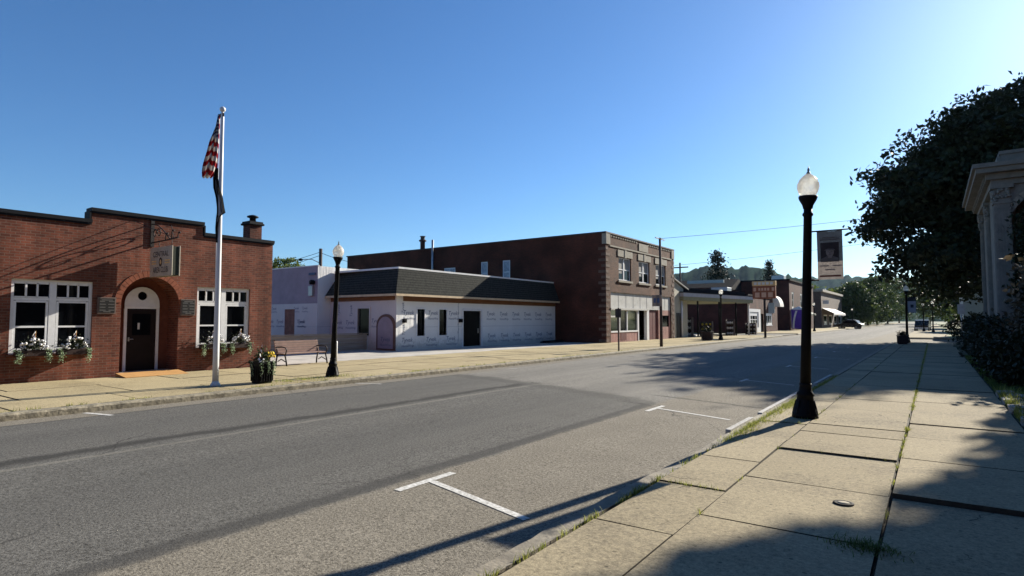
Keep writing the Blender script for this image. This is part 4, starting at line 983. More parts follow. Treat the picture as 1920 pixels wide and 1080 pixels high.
def banner(base, z0, z1, x0, x1, lb, big, arm0):
    y = base[1]; t = thing('banner', lb, 'banner', (base[0], y, z0), None)
    bm = B(); tube(bm, [(arm0, y, z1+.012), (x1+.09, y, z1+.012)], .012); obj('top_rod', bm, 'black', t, True)
    bm = B(); tube(bm, [(arm0-.02, y, z0-.012), (x0+(x1-x0)*(.05 if big else 1.), y, z0-.012)], .012); obj('bottom_rod', bm, 'black', t, True)
    bm = B(); n = 8; g = []
    for i in range(n+1):
        z = z0+(z1-z0)*i/n; g.append([bm.verts.new((x0+(x1-x0)*k/6, y+.010*math.sin(k*1.1+i*.5), z)) for k in range(7)])
    for i in range(n):
        for k in range(6): bm.faces.new((g[i][k], g[i][k+1], g[i+1][k+1], g[i+1][k])).material_index = (0 if i >= 3 else 1) if big else (1 if i < 6 else 0)
    r_ = bmesh.ops.solidify(bm, geom=bm.faces[:], thickness=.004)
    obj('cloth', bm, ['ban_navy', 'ban_grey'] if big else ['ban_navy', mat('pale blue banner cloth', (.30, .33, .40), .8, .1, 9)], t, True)
    Q = Face('Y', y); W, Hh = x1-x0, z1-z0
    def px(u): return x0+W*u
    def pz(v): return z0+Hh*v
    bm = B()
    if big:
        Q.box(bm, px(.14), px(.86), pz(.36), pz(.76), -.024, -.02, 0)
        prism(bm, [Q.P(px(u), pz(v), -.027) for u, v in ((.14, .36), (.86, .36), (.84, .43), (.66, .47), (.60, .49), (.42, .49), (.36, .47), (.18, .43))], (0, .003, 0), 4)
        prism(bm, [Q.P(px(.51+.155*math.cos(a)), pz(.56+.095*math.sin(a)), -.030) for a in [2*math.pi*k/18 for k in range(18)]], (0, .003, 0), 1)
        Q.box(bm, px(.44), px(.58), pz(.44), pz(.50), -.031, -.027, 1)
        prism(bm, [Q.P(px(u), pz(v), -.033) for u, v in ((.30, .605), (.72, .60), (.70, .63), (.68, .69), (.58, .715), (.42, .715), (.34, .68), (.31, .64))], (0, .003, 0), 2)
        prism(bm, [Q.P(px(u), pz(v), -.035) for u, v in ((.29, .595), (.73, .59), (.66, .625), (.40, .63))], (0, .003, 0), 4)
        for u in (.45, .57): Q.box(bm, px(u-.035), px(u+.035), pz(.562), pz(.570), -.034, -.0305, 2)
        Q.box(bm, px(.46), px(.56), pz(.503), pz(.509), -.034, -.0305, 2)
        Q.box(bm, px(.495), px(.525), pz(.522), pz(.558), -.0335, -.0305, 4)
        for v, a, b in ((.86, .2, .84), (.82, .1, .9)): Q.box(bm, px(a), px(b), pz(v-.013), pz(v+.013), -.024, -.02, 4)
        for v, a, b in ((.28, .08, .45), (.28, .6, .95), (.2, .3, .7)): Q.box(bm, px(a), px(b), pz(v-.012), pz(v+.012), -.024, -.02, 1)
        Q.box(bm, px(.08), px(.92), pz(.05), pz(.085), -.024, -.02, 3)
        obj('portrait', bm, ['ban_dk', 'ban_face', 'ban_dk', 'ban_red', 'ban_grey'], t, True)
    else:
        Q.box(bm, px(.35), px(.72), pz(.32), pz(.52), -.02, -.016, 0); obj('emblem', bm, 'ban_navy', t, True)
banner((-1.70, 11.09), 2.33, 3.14, -1.565, -1.185, 'dark banner with grey soldier portrait hanging from the nearest lamp post', True, -1.74)
banner((-1.55, 52.0), 2.2, 3.3, -1.50, -1.0, 'small pale blue banner with dark emblem on the far pavement lamp post', False, -1.6)

# ------------------------------------------------------------------ flagpole with two limp flags
fp = thing('flagpole', 'white flagpole with ball top standing at the kerb before the club', 'flagpole', (-14.68, 7.78, 0))
bm = B(); lathe(bm, [(.075, 0), (.072, .9), (.06, 3.5), (.04, 6.9), (.032, 6.98)], 14); obj('pole', bm, 'pole', fp)
bm = B(); lathe(bm, [(.12, -.01), (.12, .04), (.085, .09), (.08, .12)], 14); obj('base_collar', bm, 'pole', fp)
bm = B(); ball(bm, (0, 0, 7.05), .075); obj('ball_finial', bm, 'pole', fp)
bm = B(); box(bm, -.10, .045, -.02, .02, 6.86, 6.95); obj('truck', bm, 'black', fp)
bm = B(); tube(bm, [(-.075, -.02, 6.9), (-.085, -.03, 4.0), (-.09, -.02, 1.25)], .006, 5); obj('halyard', bm, 'fascia_w', fp)
bm = B(); box(bm, -.10, -.06, -.03, .01, 1.2, 1.32); obj('cleat', bm, 'steel', fp)
def flag_mat():
    m = bpy.data.materials.new('flag cloth'); N = Nodes(m); N.b.inputs['Roughness'].default_value = .85; N.b.inputs['Specular IOR Level'].default_value = .1
    uv = N.n.new('ShaderNodeUVMap'); uv.uv_map = 'uv'; s = N.n.new('ShaderNodeSeparateXYZ'); N.l.new(uv.outputs[0], s.inputs[0]); U, V = s.outputs[0], s.outputs[1]
    st = N.m('GREATER_THAN', N.m('FRACT', N.m('MULTIPLY', V, 6.5)), .5)
    c = N.mix(st, (.26, .012, .018), (.55, .52, .49))
    can = N.m('MULTIPLY', N.m('LESS_THAN', U, .88), N.m('LESS_THAN', V, .40))
    fu = N.m('SUBTRACT', N.m('FRACT', N.m('MULTIPLY', U, 8.)), .5); fv = N.m('SUBTRACT', N.m('FRACT', N.m('MULTIPLY', V, 16.7)), .5)
    star = N.m('LESS_THAN', N.m('ADD', N.m('MULTIPLY', fu, fu), N.m('MULTIPLY', fv, fv)), .06)
    c = N.mix(can, c, N.mix(star, (.015, .022, .075), (.7, .7, .7)))
    N.l.new(c, N.b.inputs['Base Color'])
    tr = N.n.new('ShaderNodeBsdfTranslucent'); N.l.new(c, tr.inputs['Color']); ms = N.n.new('ShaderNodeMixShader'); ms.inputs[0].default_value = .12
    N.l.new(N.b.outputs[0], ms.inputs[1]); N.l.new(tr.outputs[0], ms.inputs[2]); N.l.new(ms.outputs[0], N.n['Material Output'].inputs['Surface'])
    return m
def flag(name, lb, ztop, hoist, fn, m, nu=44, nv=30):
    bm = B(); uvl = bm.loops.layers.uv.new('uv'); g = []
    for i in range(nu+1):
        g.append([])
        for j in range(nv+1):
            u, v = i/nu, j/nv; g[-1].append((bm.verts.new(fn(u, v)), (u, v+.05*math.sin(5*u)+.06*u)))
    for i in range(nu):
        for j in range(nv):
            q = (g[i][j], g[i+1][j], g[i+1][j+1], g[i][j+1]); f = bm.faces.new([k[0] for k in q]); f.smooth = True
            for lp, k in zip(f.loops, q): lp[uvl].uv = k[1]
    return single(name, bm, m, lb, 'flag', 'flags on the pole')
def loft(rows, umap, base, amp, ph, front):
    # cloth as rows (z, left, right): offsets along the viewer's right, gathered in folds towards the viewer
    rt, fw = Vector((.81, .58, 0)), Vector((.88, -.47, 0))
    def fn(u, v):
        z = rows[0][0]+(rows[-1][0]-rows[0][0])*v
        for (z0, a0, b0), (z1, a1, b1) in zip(rows, rows[1:]):
            if z1 <= z <= z0: k = (z0-z)/(z0-z1); a, b = a0+(a1-a0)*k, b0+(b1-b0)*k; break
        x = a+(b-a)*u + .012*math.sin(14*u+5*v)
        p = Vector(base)+rt*x+fw*(front+amp*min(1, (b-a)*4)*math.sin(ph*u*math.pi+2.5*v)+.02*math.sin(9*v+3*u))
        return (p.x, p.y, z)
    return fn
UB = (-14.70, 7.78, 0)
usf = loft([(6.92, -.11, -.065), (6.6, -.17, -.065), (6.2, -.32, -.06), (5.9, -.38, -.06), (5.6, -.45, -.07), (5.42, -.47, -.10), (5.28, -.46, -.22)], None, UB, .11, 5.2, .0)
fm = flag_mat()
flag('national_flag', 'red, white and blue striped flag hanging limp near the top of the pole', 6.9, 1, usf, fm)
pwf = loft([(5.50, -.14, -.07), (5.25, -.20, -.07), (5.0, -.19, .0), (4.75, -.12, .08), (4.5, -.08, .13), (4.34, -.07, .17), (4.28, -.08, .03), (3.95, -.09, -.02), (3.6, -.06, -.03)], None, UB, .06, 3.3, .10)
def pow_mat():
    m = bpy.data.materials.new('black flag cloth'); N = Nodes(m); N.b.inputs['Roughness'].default_value = .9; N.b.inputs['Specular IOR Level'].default_value = .1
    uv = N.n.new('ShaderNodeUVMap'); uv.uv_map = 'uv'; s = N.n.new('ShaderNodeSeparateXYZ'); N.l.new(uv.outputs[0], s.inputs[0])
    a = N.m('SUBTRACT', s.outputs[0], .5); b = N.m('MULTIPLY', N.m('SUBTRACT', s.outputs[1], .5), .66)
    d = N.m('SQRT', N.m('ADD', N.m('MULTIPLY', a, a), N.m('MULTIPLY', b, b)))
    ring = N.m('MULTIPLY', N.m('GREATER_THAN', d, .13), N.m('LESS_THAN', d, .19))
    N.l.new(N.mix(ring, (.008, .008, .009), (.25, .25, .25)), N.b.inputs['Base Color']); return m
flag('black_flag', 'black flag hanging limp below the striped flag on the pole', 5.4, 1, pwf, pow_mat())

# ------------------------------------------------------------------ planters at the kerb
def planter(loc, lb, s=1., flowers=True, seed=1, tall=1.):
    t = thing('planter', lb, 'planter', loc, 'black planters along the kerb'); r = random.Random(seed)
    bm = B(); v = [bm.verts.new((x*a, y*a, z)) for z, a in ((0, .24*s), (.52*s, .31*s)) for x, y in ((-1, -1), (1, -1), (1, 1), (-1, 1))]
    for k in range(4): bm.faces.new((v[k], v[(k+1) % 4], v[4+(k+1) % 4], v[4+k]))
    bm.faces.new(v[:4][::-1]); a = .34*s; box(bm, -a, a, -a, a, .52*s, .57*s)
    for q in range(4):
        for k in range(5):
            x = (-.2+.1*k)*s; p = [(x-.02*s, -.285*s), (x+.02*s, -.255*s)]
            x0_, y0_, x1_, y1_ = p[0][0], p[0][1]-.03*s, p[1][0], p[1][1]
            vs = box(bm, x0_, x1_, y0_, y1_, .06*s, .46*s); bmesh.ops.rotate(bm, verts=vs, cent=(0, 0, 0), matrix=Matrix.Rotation(q*math.pi/2, 3, 'Z'))
    obj('pot', bm, 'black' if flowers else 'terracotta', t)
    bm = B(); lay = bm.verts.layers.float.new('tone')
    for _ in range(520): leaf_faces(bm, lay, (r.gauss(0, .13)*s, r.gauss(0, .13)*s, (.58+abs(r.gauss(0, .13*tall)))*s), .04*s, r.random())
    obj('foliage', bm, 'leaf_pot' if flowers else 'leaf_bush', t)
    if flowers:
        bm = B(); lay = bm.verts.layers.float.new('tone')
        for sx, s_y in ((.30, -.22), (.33, .05), (-.1, -.32), (.34, .25)):
            for _ in range(70): q = r.random(); leaf_faces(bm, lay, (sx+r.gauss(0, .035), s_y+r.gauss(0, .035), .60-.5*q*r.uniform(.4, 1)), .032, r.random())
        obj('trailing_vine', bm, 'leaf_pale', t)
        bm = B()
        for _ in range(26): ball(bm, (.12+r.gauss(0, .10), .22+r.gauss(0, .08), .66+r.uniform(0, .16)), r.uniform(.02, .045), 0, 1)
        obj('yellow_flowers', bm, 'yellow', t)
        bm = B()
        for _ in range(10): ball(bm, (.2+r.gauss(0, .08), -.22+r.gauss(0, .06), .60+r.uniform(-.04, .06)), r.uniform(.018, .032), 0, 1)
        obj('white_flowers', bm, 'flower', t)
        bm = B(); tube(bm, [(.1, -.08, .55), (.12, -.1, .98)], .006, 5); st = obj('flag_stick', bm, 'wood', t)
        bm = B(); n = 6; g = [[bm.verts.new((.12+.02*math.sin(v+u), -.1-.10*u/2*(v/n), .98-.36*v/n+.03*u)) for u in range(3)] for v in range(n+1)]
        for v_ in range(n):
            for u in range(2): bm.faces.new((g[v_][u], g[v_][u+1], g[v_+1][u+1], g[v_+1][u])).material_index = v_ % 2
        obj('small_flag', bm, ['flower', 'redpaint'], st)
    return t
P1 = planter((-14.42, 8.88, 0), 'black kerbside planter overflowing with leaves, white and yellow flowers beside the flagpole', 1., True, 5, 1.1)
P1.scale = (.72, .72, .98)
planter((-14.9, 48.0, 0), 'plain dark planter by the lamp post before the canopy', 1.25, False, 6)
planter((-1.75, 48.6, 0), 'dark planter at the foot of the far lamp post on the right pavement', 1.05, False, 7)

# ------------------------------------------------------------------ poles, signs and wires
sp = thing('utility_pole', 'slim brown street pole carrying a dark sign in front of the shop building', 'pole', (-13.8, 35.3, 0))
bm = B(); lathe(bm, [(.10, -.05), (.085, 3), (.07, 6.8)], 10); obj('shaft', bm, 'oldwood', sp)
bm = B(); box(bm, -.03, .03, -.75, .75, 6.7, 6.76); obj('crossarm', bm, 'steel', sp)
sgn = thing('street_sign', 'small dark blue rectangular sign on the slim brown pole', 'sign', (-13.8, 34.9, 2.45))
bm = B(); box(bm, -14.22, -13.62, 34.95, 34.98, 2.5, 3.2); obj('plate', bm, 'ban_grey', sgn, True)
bm = B(); 
for a, b in ((-14.12, -13.98), (-13.9, -13.74)): box(bm, a, b, 34.94, 34.949, 2.72, 3.0)
obj('lettering', bm, 'sign_blue', sgn, True)
p2 = thing('sign_post', 'short dark sign post at the kerb before the shop window', 'sign post', (-13.75, 29.1, 0))
bm = B(); box(bm, -.035, .035, -.03, .03, -.05, 2.3); obj('post', bm, 'oldwood', p2)
bm = B(); box(bm, -.17, .17, -.045, -.031, 1.78, 2.25); obj('plate', bm, 'ban_dk', p2)
bp = thing('utility_pole', 'tall dark utility pole with lamp arm rising behind the wrapped building', 'pole', (-61, 45, 0))
bm = B(); tube(bm, [(0, 0, -.2), (0, 0, 10.4)], .24, 10, r2=.2); obj('shaft', bm, 'oldwood', bp)
bm = B(); tube(bm, [(0, 0, 8.6), (-.9, -.6, 9.1), (-1.9, -1.2, 9.1)], .05); obj('lamp_arm', bm, 'steel', bp)
bm = B(); ball(bm, (-2.1, -1.35, 9.05), .28, sz=.6); obj('lamp_head', bm, 'black', bp)
def wire(a, b, sag, lb, r=.02):
    a, b = Vector(a), Vector(b); bm = B()
    tube(bm, [a.lerp(b, i/20)+Vector((0, 0, -sag*4*(i/20)*(1-i/20))) for i in range(21)], r, 5); single('overhead_wire', bm, 'black', lb, 'wire', 'overhead wires')
wire((-61, 45, 10.0), (-95, 44, 7.2), .6, 'upper wire running left from the tall pole behind the wrapped building', .03)
wire((-61, 45, 9.6), (-95, 44, 6.2), .6, 'lower wire running left from the tall pole behind the wrapped building', .03)
wire((-61, 45, 9.9), (-48, 43, 7.4), .3, 'wire dropping right from the tall pole to the brick building', .03)
wire((-13.8, 35.3, 6.75), (6.5, 60, 11.2), .25, 'upper wire across the street from the slim pole top to the big tree', .012)
wire((-19.0, 52.0, 6.6), (5.5, 62, 9.6), .25, 'lower wire across the street from the shop building to the big tree', .012)

# ------------------------------------------------------------------ farther left: cream shed, canopy, white shopfront, brick blocks
def place(x, y, dist):
    """ground-plane direction of an image column, at a distance along the street -> X (layout arithmetic only)"""
    a = math.atan((x-960)*math.cos(PITCH)/FPX) - YAW; dep = dist*math.cos(a+YAW)/math.cos(a)
    return dist*math.tan(a), HC + (600-y)/FPX*dep*(1+.054*(600-y)/FPX)
cr = thing('cream_shed', 'cream sided shed with sloping roof squeezed beside the brown brick shop', 'building', (-19.3, 55, 0))
bm = B(); prism(bm, [(-19.4, 52.6, -.1), (-19.4, 56.5, -.1), (-19.4, 56.5, 4.35), (-19.4, 52.6, 5.35)], (-10, 0, 0)); obj('wall', bm, 'cream', cr, True)
bm = B(); prism(bm, [(-19.2, 52.5, 5.40), (-19.2, 60, 3.72), (-19.2, 60, 3.85), (-19.2, 52.5, 5.53)], (-10.4, 0, 0)); obj('roof', bm, 'roofgrey', cr, True)
bm = B(); box(bm, -19.398, -19.36, 53.4, 54.6, 0, 2.3); obj('door', bm, 'doorpaint', cr, True)

ca = thing('canopy', 'flat forecourt canopy on thin posts with white edge and olive underside', 'canopy', (-19.0, 54.3, 0), rotz=-R(11.1))
bm = B(); box(bm, -7, 0, 0, 14.6, 3.50, 3.86); obj('soffit', bm, 'olive', ca)
bm = B(); box(bm, -7.02, .03, -.03, 14.63, 3.87, 4.22); obj('fascia', bm, mat('lavender white fascia', (.40, .39, .43), .5, .1, 3), ca)
bm = B(); box(bm, -7.1, .06, -.06, 14.7, 4.223, 4.32); box(bm, -6.5, -.6, .5, 14, 4.32, 4.75); obj('roof_deck', bm, 'darkroof', ca)
for y, m_ in ((.25, 'fascia_w'), (3.2, 'black'), (7.5, 'black'), (11.2, 'black'), (14.2, 'fascia_w')):
    bm = B(); tube(bm, [(-.35, y, -.02), (-.35, y, 3.5)], .085); obj('post', bm, m_, ca)
bm = B(); tube(bm, [(-3.2, 3.4, 4.75), (-2.8, 3.9, 5.5), (-2.4, 4.4, 4.75)], .05); obj('roof_frame', bm, 'fascia_w', ca)
for y in (2.2, 9.5): 
    bm = B(); box(bm, -3, -1.4, y, y+2.4, 0, .16); obj('pump_island', bm, 'concrete_lot', ca)
# things standing under the canopy
def crate_stack(x, y, w, h, m_, lb, cat='display stand'):
    t = thing('display_stand', lb, cat, (x, y, 0), 'display stands under the canopy'); bm = B()
    for k in range(3): box(bm, -w/2, w/2, -.25, .25, h*k/3+.02, h*k/3+.06)
    for sx in (-1, 1): box(bm, sx*w/2-.03, sx*w/2+.03, -.28, .28, 0, h)
    box(bm, -w/2, w/2, .24, .28, .02, h); obj('frame', bm, 'oldwood', t)
    bm = B()
    for k in range(3):
        for q in range(3): ball(bm, (-w/3+q*w/3, 0, h*k/3+.06+h*.1), h*.09, 0, 1)
    obj('goods', bm, m_, t)
for i, (x, y, w_, h_, m_, lb) in enumerate(((-19.9, 58, .9, 1.9, 'canvas', 'display stand with pale goods below the left end of the canopy'), (-19.0, 61, 1.2, 1.5, 'yellow', 'wide display stand with yellow goods below the canopy'),
    (-17.7, 65, .8, 1.7, 'flower', 'tall display stand with white goods near the canopy middle'), (-16.9, 70.5, 1.1, 1.3, 'canvas', 'low display stand beside the white shopfront'))): crate_stack(x, y, w_, h_, m_, lb)
h1 = thing('white_shopfront_building', 'single-storey dark brick shop with white framed shopfront behind the canopy', 'building', (-19.2, 86, 0))
F = Face('X', -19.2); bm = B(); F.sheet(bm, [(78.5, -.1), (96, -.1), (96, 4.7), (78.5, 4.7)], [rect(79.5, 84, .7, 2.7), rect(88.5, 92.5, .9, 2.6), rect(85.2, 87, 0, 2.5)], .3)
quad(bm, [(-19.2, 78.5, -.1), (-32, 78.5, -.1), (-32, 78.5, 4.7), (-19.2, 78.5, 4.7)]); quad(bm, [(-19.2, 96, -.1), (-32, 96, -.1), (-32, 96, 4.7), (-19.2, 96, 4.7)]); obj('wall', bm, 'brick_e', h1, True)
bm = B(); box(bm, -32.1, -19.1, 78.4, 96.1, 4.7, 4.95); obj('roof', bm, 'darkroof', h1, True)
window(F, h1, 79.5, 84, .7, 2.7, .1, .5, [(81, .12), (82.5, .12)], [(1.7, .08, 79.8, 83.8)], 'white', 'glass')
window(F, h1, 88.5, 92.5, .9, 2.6, .1, .35, [(89.8, .2), (91.2, .2)], [], 'white', 'glass')
bm = B(); F.box(bm, 85.3, 86.9, 0, 2.45, .15, .2); obj('door', bm, 'black', h1, True)
bm = B(); F.box(bm, 79, 84.6, -.02, 3.1, -.06, -.003) if False else F.box(bm, 78.9, 79.49, 0, 3.1, -.06, -.003); F.box(bm, 84.01, 85.1, 0, 3.1, -.06, -.003); F.box(bm, 79.49, 84.01, 2.71, 3.1, -.06, -.003); F.box(bm, 79.49, 84.01, 0, .62, -.06, -.003); obj('shopfront_trim', bm, 'white', h1, True)
aw = thing('dome_awning', 'rounded white canvas awning on the dark brick wall just right of the brown board sign', 'awning', (-19.1, 97.5, 3.4))
bm = B(); n = 8
for s in range(n):
    a0, a1 = math.pi/2*s/n, math.pi/2*(s+1)/n
    quad(bm, [(-19.1+1.0*math.sin(a0), 92.6, 3.6+1.6*math.cos(a0)), (-19.1+1.0*math.sin(a1), 92.6, 3.6+1.6*math.cos(a1)), (-19.1+1.0*math.sin(a1), 95.2, 3.6+1.6*math.cos(a1)), (-19.1+1.0*math.sin(a0), 95.2, 3.6+1.6*math.cos(a0))])
for y in (92.6, 95.2): prism(bm, [(-19.1, y, 3.6)] + [(-19.1+1.0*math.sin(math.pi/2*s/n), y, 3.6+1.6*math.cos(math.pi/2*s/n)) for s in range(n+1)], (0, .01, 0))
obj('canvas', bm, 'canvas', aw, True)
dk = thing('dark_roof_hall', 'long dark roofed hall behind the canopy under the conifer', 'building', (-36, 100, 0))
bm = B(); box(bm, -56, -27, 98, 108, -.1, 7.0); obj('wall', bm, 'brick_e', dk, True)
bm = B(); prism(bm, [(-56.5, 97.5, 6.6), (-56.5, 108.5, 6.6), (-56.5, 103, 8.6)], (30, 0, 0)); obj('roof', bm, 'darkroof', dk, True)
bm = B(); box(bm, -33.5, -27.5, 97.6, 97.9, 7.7, 8.2); obj('pale_eave', bm, 'houseblue', dk, True)
e_ = thing('brick_corner_block', 'two-storey dark red brick block with tall pale window surrounds', 'building', (-19, 115, 0))
F = Face('X', -19.0); wn = [(106.6, 108.2), (114.2, 116), (122, 124.2)]
bm = B(); F.sheet(bm, [(104.5, -.1), (128, -.1), (128, 8.1), (104.5, 8.1)], [rect(a, b, 3.6, 6.3) for a, b in wn] + [rect(a, b, .6, 2.6) for a, b in wn], .25)
quad(bm, [(-19, 104.5, -.1), (-26.5, 104.5, -.1), (-26.5, 104.5, 8.1), (-19, 104.5, 8.1)]); quad(bm, [(-19, 128, -.1), (-26.5, 128, -.1), (-26.5, 128, 8.1), (-19, 128, 8.1)]); obj('wall', bm, 'brick_e', e_, True)
bm = B(); box(bm, -26.6, -18.8, 104.3, 128.2, 8.1, 8.35); obj('cornice', bm, 'darkroof', e_, True)
for a, b in wn:
    window(F, e_, a, b, 3.6, 6.3, .1, .3, [], [(5, .1, a, b)], 'sign_w', 'glass'); window(F, e_, a, b, .6, 2.6, .1, .3, [], [], 'sign_w', 'glass')
f_ = thing('far_shop_row', 'low brown shop row with pale cornice at the far end of the street', 'building', (-19, 150, 0))
F = Face('X', -19.0)
bm = B(); F.sheet(bm, [(138, -.1), (172, -.1), (172, 7.6), (138, 7.6)], [rect(141+8*k, 146+8*k, .6, 2.8) for k in range(4)], .3)
quad(bm, [(-19, 138, -.1), (-34, 138, -.1), (-34, 138, 7.6), (-19, 138, 7.6)]); obj('wall', bm, mat('brown stucco', (.10, .07, .055), .85, .2, 2), f_, True)
bm = B(); box(bm, -34.2, -18.6, 137.8, 172.2, 7.6, 8.1); obj('cornice', bm, 'stone', f_, True)
for k in range(4): window(F, f_, 141+8*k, 146+8*k, .6, 2.8, .1, .3, [], [], 'sign_w', 'glass', False)
aw2 = thing('shop_awning', 'sloping white shop awning on the far brown shop row', 'awning', (-19, 148, 2.7))
bm = B(); prism(bm, [(-18.99, 139, 4.2), (-16.8, 139, 3.1), (-16.8, 139, 2.7), (-16.85, 139, 2.7), (-16.85, 139, 3.05), (-18.99, 139, 4.1)], (0, 20, 0)); obj('canvas', bm, 'canvas', aw2, True)
# brown board sign on a post by the kerb
gs = thing('price_board', 'brown board sign with gold header and pale panels on a post at the kerb', 'sign', (-13.3, 60.9, 0))
bm = B(); tube(bm, [(0, 0, -.05), (0, 0, 5.5)], .11); obj('post', bm, 'ban_dk', gs)
bm = B(); box(bm, -1.05, 1.05, -.2, .1, 3.72, 4.92, bev=.02); obj('board', bm, 'sign_brown', gs)
bm = B(); box(bm, -1.08, 1.08, -.22, .12, 4.97, 5.42, bev=.03)
obj('header', bm, 'sign_gold', gs)
bm = B()
for a, b in ((-.95, -.72), (.72, .95)): box(bm, a, b, -.215, -.201, 4.45, 4.8)
for k in range(4): box(bm, -.5+k*.27, -.32+k*.27, -.215, -.201, 4.5, 4.75)
for k in range(3): box(bm, -.82+k*.6, -.40+k*.6, -.215, -.201, 3.85, 4.32)
obj('lettering', bm, 'sign_lav', gs)
bm = B()
for k in range(5): box(bm, -.9+k*.37, -.64+k*.37, -.235, -.221, 5.08, 5.32)
obj('header_lettering', bm, 'sign_w', gs)
bm = B(); box(bm, .35, .9, -.1, -.04, 2.3, 3.3); obj('lower_plate', bm, 'houseblue', gs)
for ob, (x, y, z, q) in ((h1, (-24, 84, 4.95, 1.1)), (h1, (-28, 91, 4.95, .8)), (e_, (-22, 112, 8.35, 1.0)), (f_, (-24, 146, 8.1, 1.3)), (f_, (-22, 160, 8.1, 1.0))):
    bm = B(); box(bm, x-q, x+q, y-q, y+q, z+.15, z+q*1.1, bev=.05); box(bm, x-q*.9, x+q*.9, y-q*.9, y+q*.9, z, z+.15); obj('roof_unit', bm, 'steel', ob, True)
for y, lb, m_ in ((118.5, 'dark green shop awning on the dark red brick block', 'leaf'), (163, 'dark awning at the far end of the brown shop row', 'dk')):
    t = thing('shop_awning', lb, 'awning', (-19, y, 2.7)); bm = B()
    prism(bm, [(-18.99, y-3, 3.4), (-17.6, y-3, 2.75), (-17.6, y-3, 2.5), (-17.64, y-3, 2.5), (-17.64, y-3, 2.7), (-18.99, y-3, 3.3)], (0, 6, 0)); obj('canvas', bm, mat('dark green canvas', (.02, .04, .03), .8, .1, 3) if m_ == 'leaf' else 'darkroof', t, True)
for y, z, lb in ((110.6, 3.0, 'small white projecting sign on the dark red brick block'), (139.0, 5.0, 'small white projecting sign on the corner of the far brown shop row')):
    t = thing('projecting_sign', lb, 'sign', (-18.9, y, z)); bm = B(); box(bm, -18.85, -17.7, y-.06, y+.06, z, z+.75, bev=.02); obj('panel', bm, 'sign_w', t, True)
    bm = B(); tube(bm, [(-19, y, z+.85), (-17.6, y, z+.85)], .03); obj('bracket', bm, 'iron', t, True)
for x, y, h_, lb in ((-20.5, 133, 10.5, 'wooden utility pole in the gap between the far brick block and brown shops'), (-27, 76, 9.2, 'wooden utility pole behind the canopy roof')):
    t = thing('utility_pole', lb, 'pole', (x, y, 0)); bm = B(); tube(bm, [(0, 0, -.2), (0, 0, h_)], .15, 8, r2=.11); obj('shaft', bm, 'oldwood', t)
    bm = B(); box(bm, -1.1, 1.1, -.06, .06, h_-.7, h_-.55); obj('crossarm', bm, 'oldwood', t)
# purple pop-up tent
te = thing('market_tent', 'purple market tent panel with white stripe on the pavement by the brick block', 'tent', (-17.9, 106, 0))
for x in (-18.95, -16.9):
    for y in (105.2, 107.2): bm = B(); tube(bm, [(x, y, 0), (x, y, 3.35)], .04); obj('leg', bm, 'steel', te, True)
bm = B(); box(bm, -18.9, -16.95, 105.18, 105.21, .25, 3.3); box(bm, -16.93, -16.9, 105.25, 107.15, .25, 3.3); obj('side_cloth', bm, 'purple', te, True)
bm = B(); pts = [(-18.75+.5*t*t, .35+2.8*t) for t in [k/8 for k in range(9)]]
prism(bm, [(x, 105.16, z) for x, z in pts] + [(x+.28, 105.16, z) for x, z in pts[::-1]], (0, .015, 0)); obj('white_stripe', bm, 'canvas', te, True)
bm = B(); a = [bm.verts.new(p) for p in ((-19.05, 105.1, 3.35), (-16.8, 105.1, 3.35), (-16.8, 107.3, 3.35), (-19.05, 107.3, 3.35), (-17.9, 106.2, 3.9))]
for k in range(4): bm.faces.new((a[k], a[(k+1) % 4], a[4]))
obj('roof_cloth', bm, 'canvas', te, True)
# dark parked car
def car(loc, rz, lb):
    t = thing('parked_car', lb, 'car', loc, rotz=rz)
    bm = B(); prof = [(-2.3, .42), (-2.3, .95), (-2.15, 1.08), (-1.75, 1.13), (-1.35, 1.70), (-.9, 1.78), (.7, 1.74), (1.25, 1.16), (2.1, 1.0), (2.3, .85), (2.32, .45)]
    prism(bm, [(-.88, y, z) for y, z in prof], (1.76, 0, 0)); bmesh.ops.bevel(bm, geom=[e for e in bm.edges if e.is_boundary is False and abs(e.verts[0].co.x-e.verts[1].co.x) < .01 and len(e.link_faces) == 2 and e.calc_face_angle(0) > 1.2], offset=.07, segments=2, affect='EDGES')
    obj('body', bm, 'carpaint', t)
    for sx in (-.885, .875):
        bm = B(); prism(bm, [(sx, -1.5, 1.18), (sx, -1.22, 1.62), (sx, .62, 1.62), (sx, 1.05, 1.18)], (.01, 0, 0)); obj('side_window', bm, 'glass', t)
        for y in (-1.4, 1.42):
            bm = B(); tube(bm, [(sx-.10, y, .34), (sx+.10, y, .34)], .34, 18); wh = obj('wheel', bm, 'rubber', t)
            bm = B(); tube(bm, [(sx-.112, y, .34), (sx+.112, y, .34)], .2, 14); obj('rim', bm, 'chrome', wh)
    for y, m_ in ((-2.36, 'chrome'), (2.31, 'chrome')): bm = B(); box(bm, -.85, .85, y, y+.06, .42, .62, bev=.015); obj('bumper', bm, m_, t)
    for sx in (-.65, .65): bm = B(); ball(bm, (sx, 2.28, .8), .12); obj('headlight', bm, 'sign_w', t)
car((-13.2, 131, -.12), R(78), 'black parked car with bright bumper at the far left kerb')

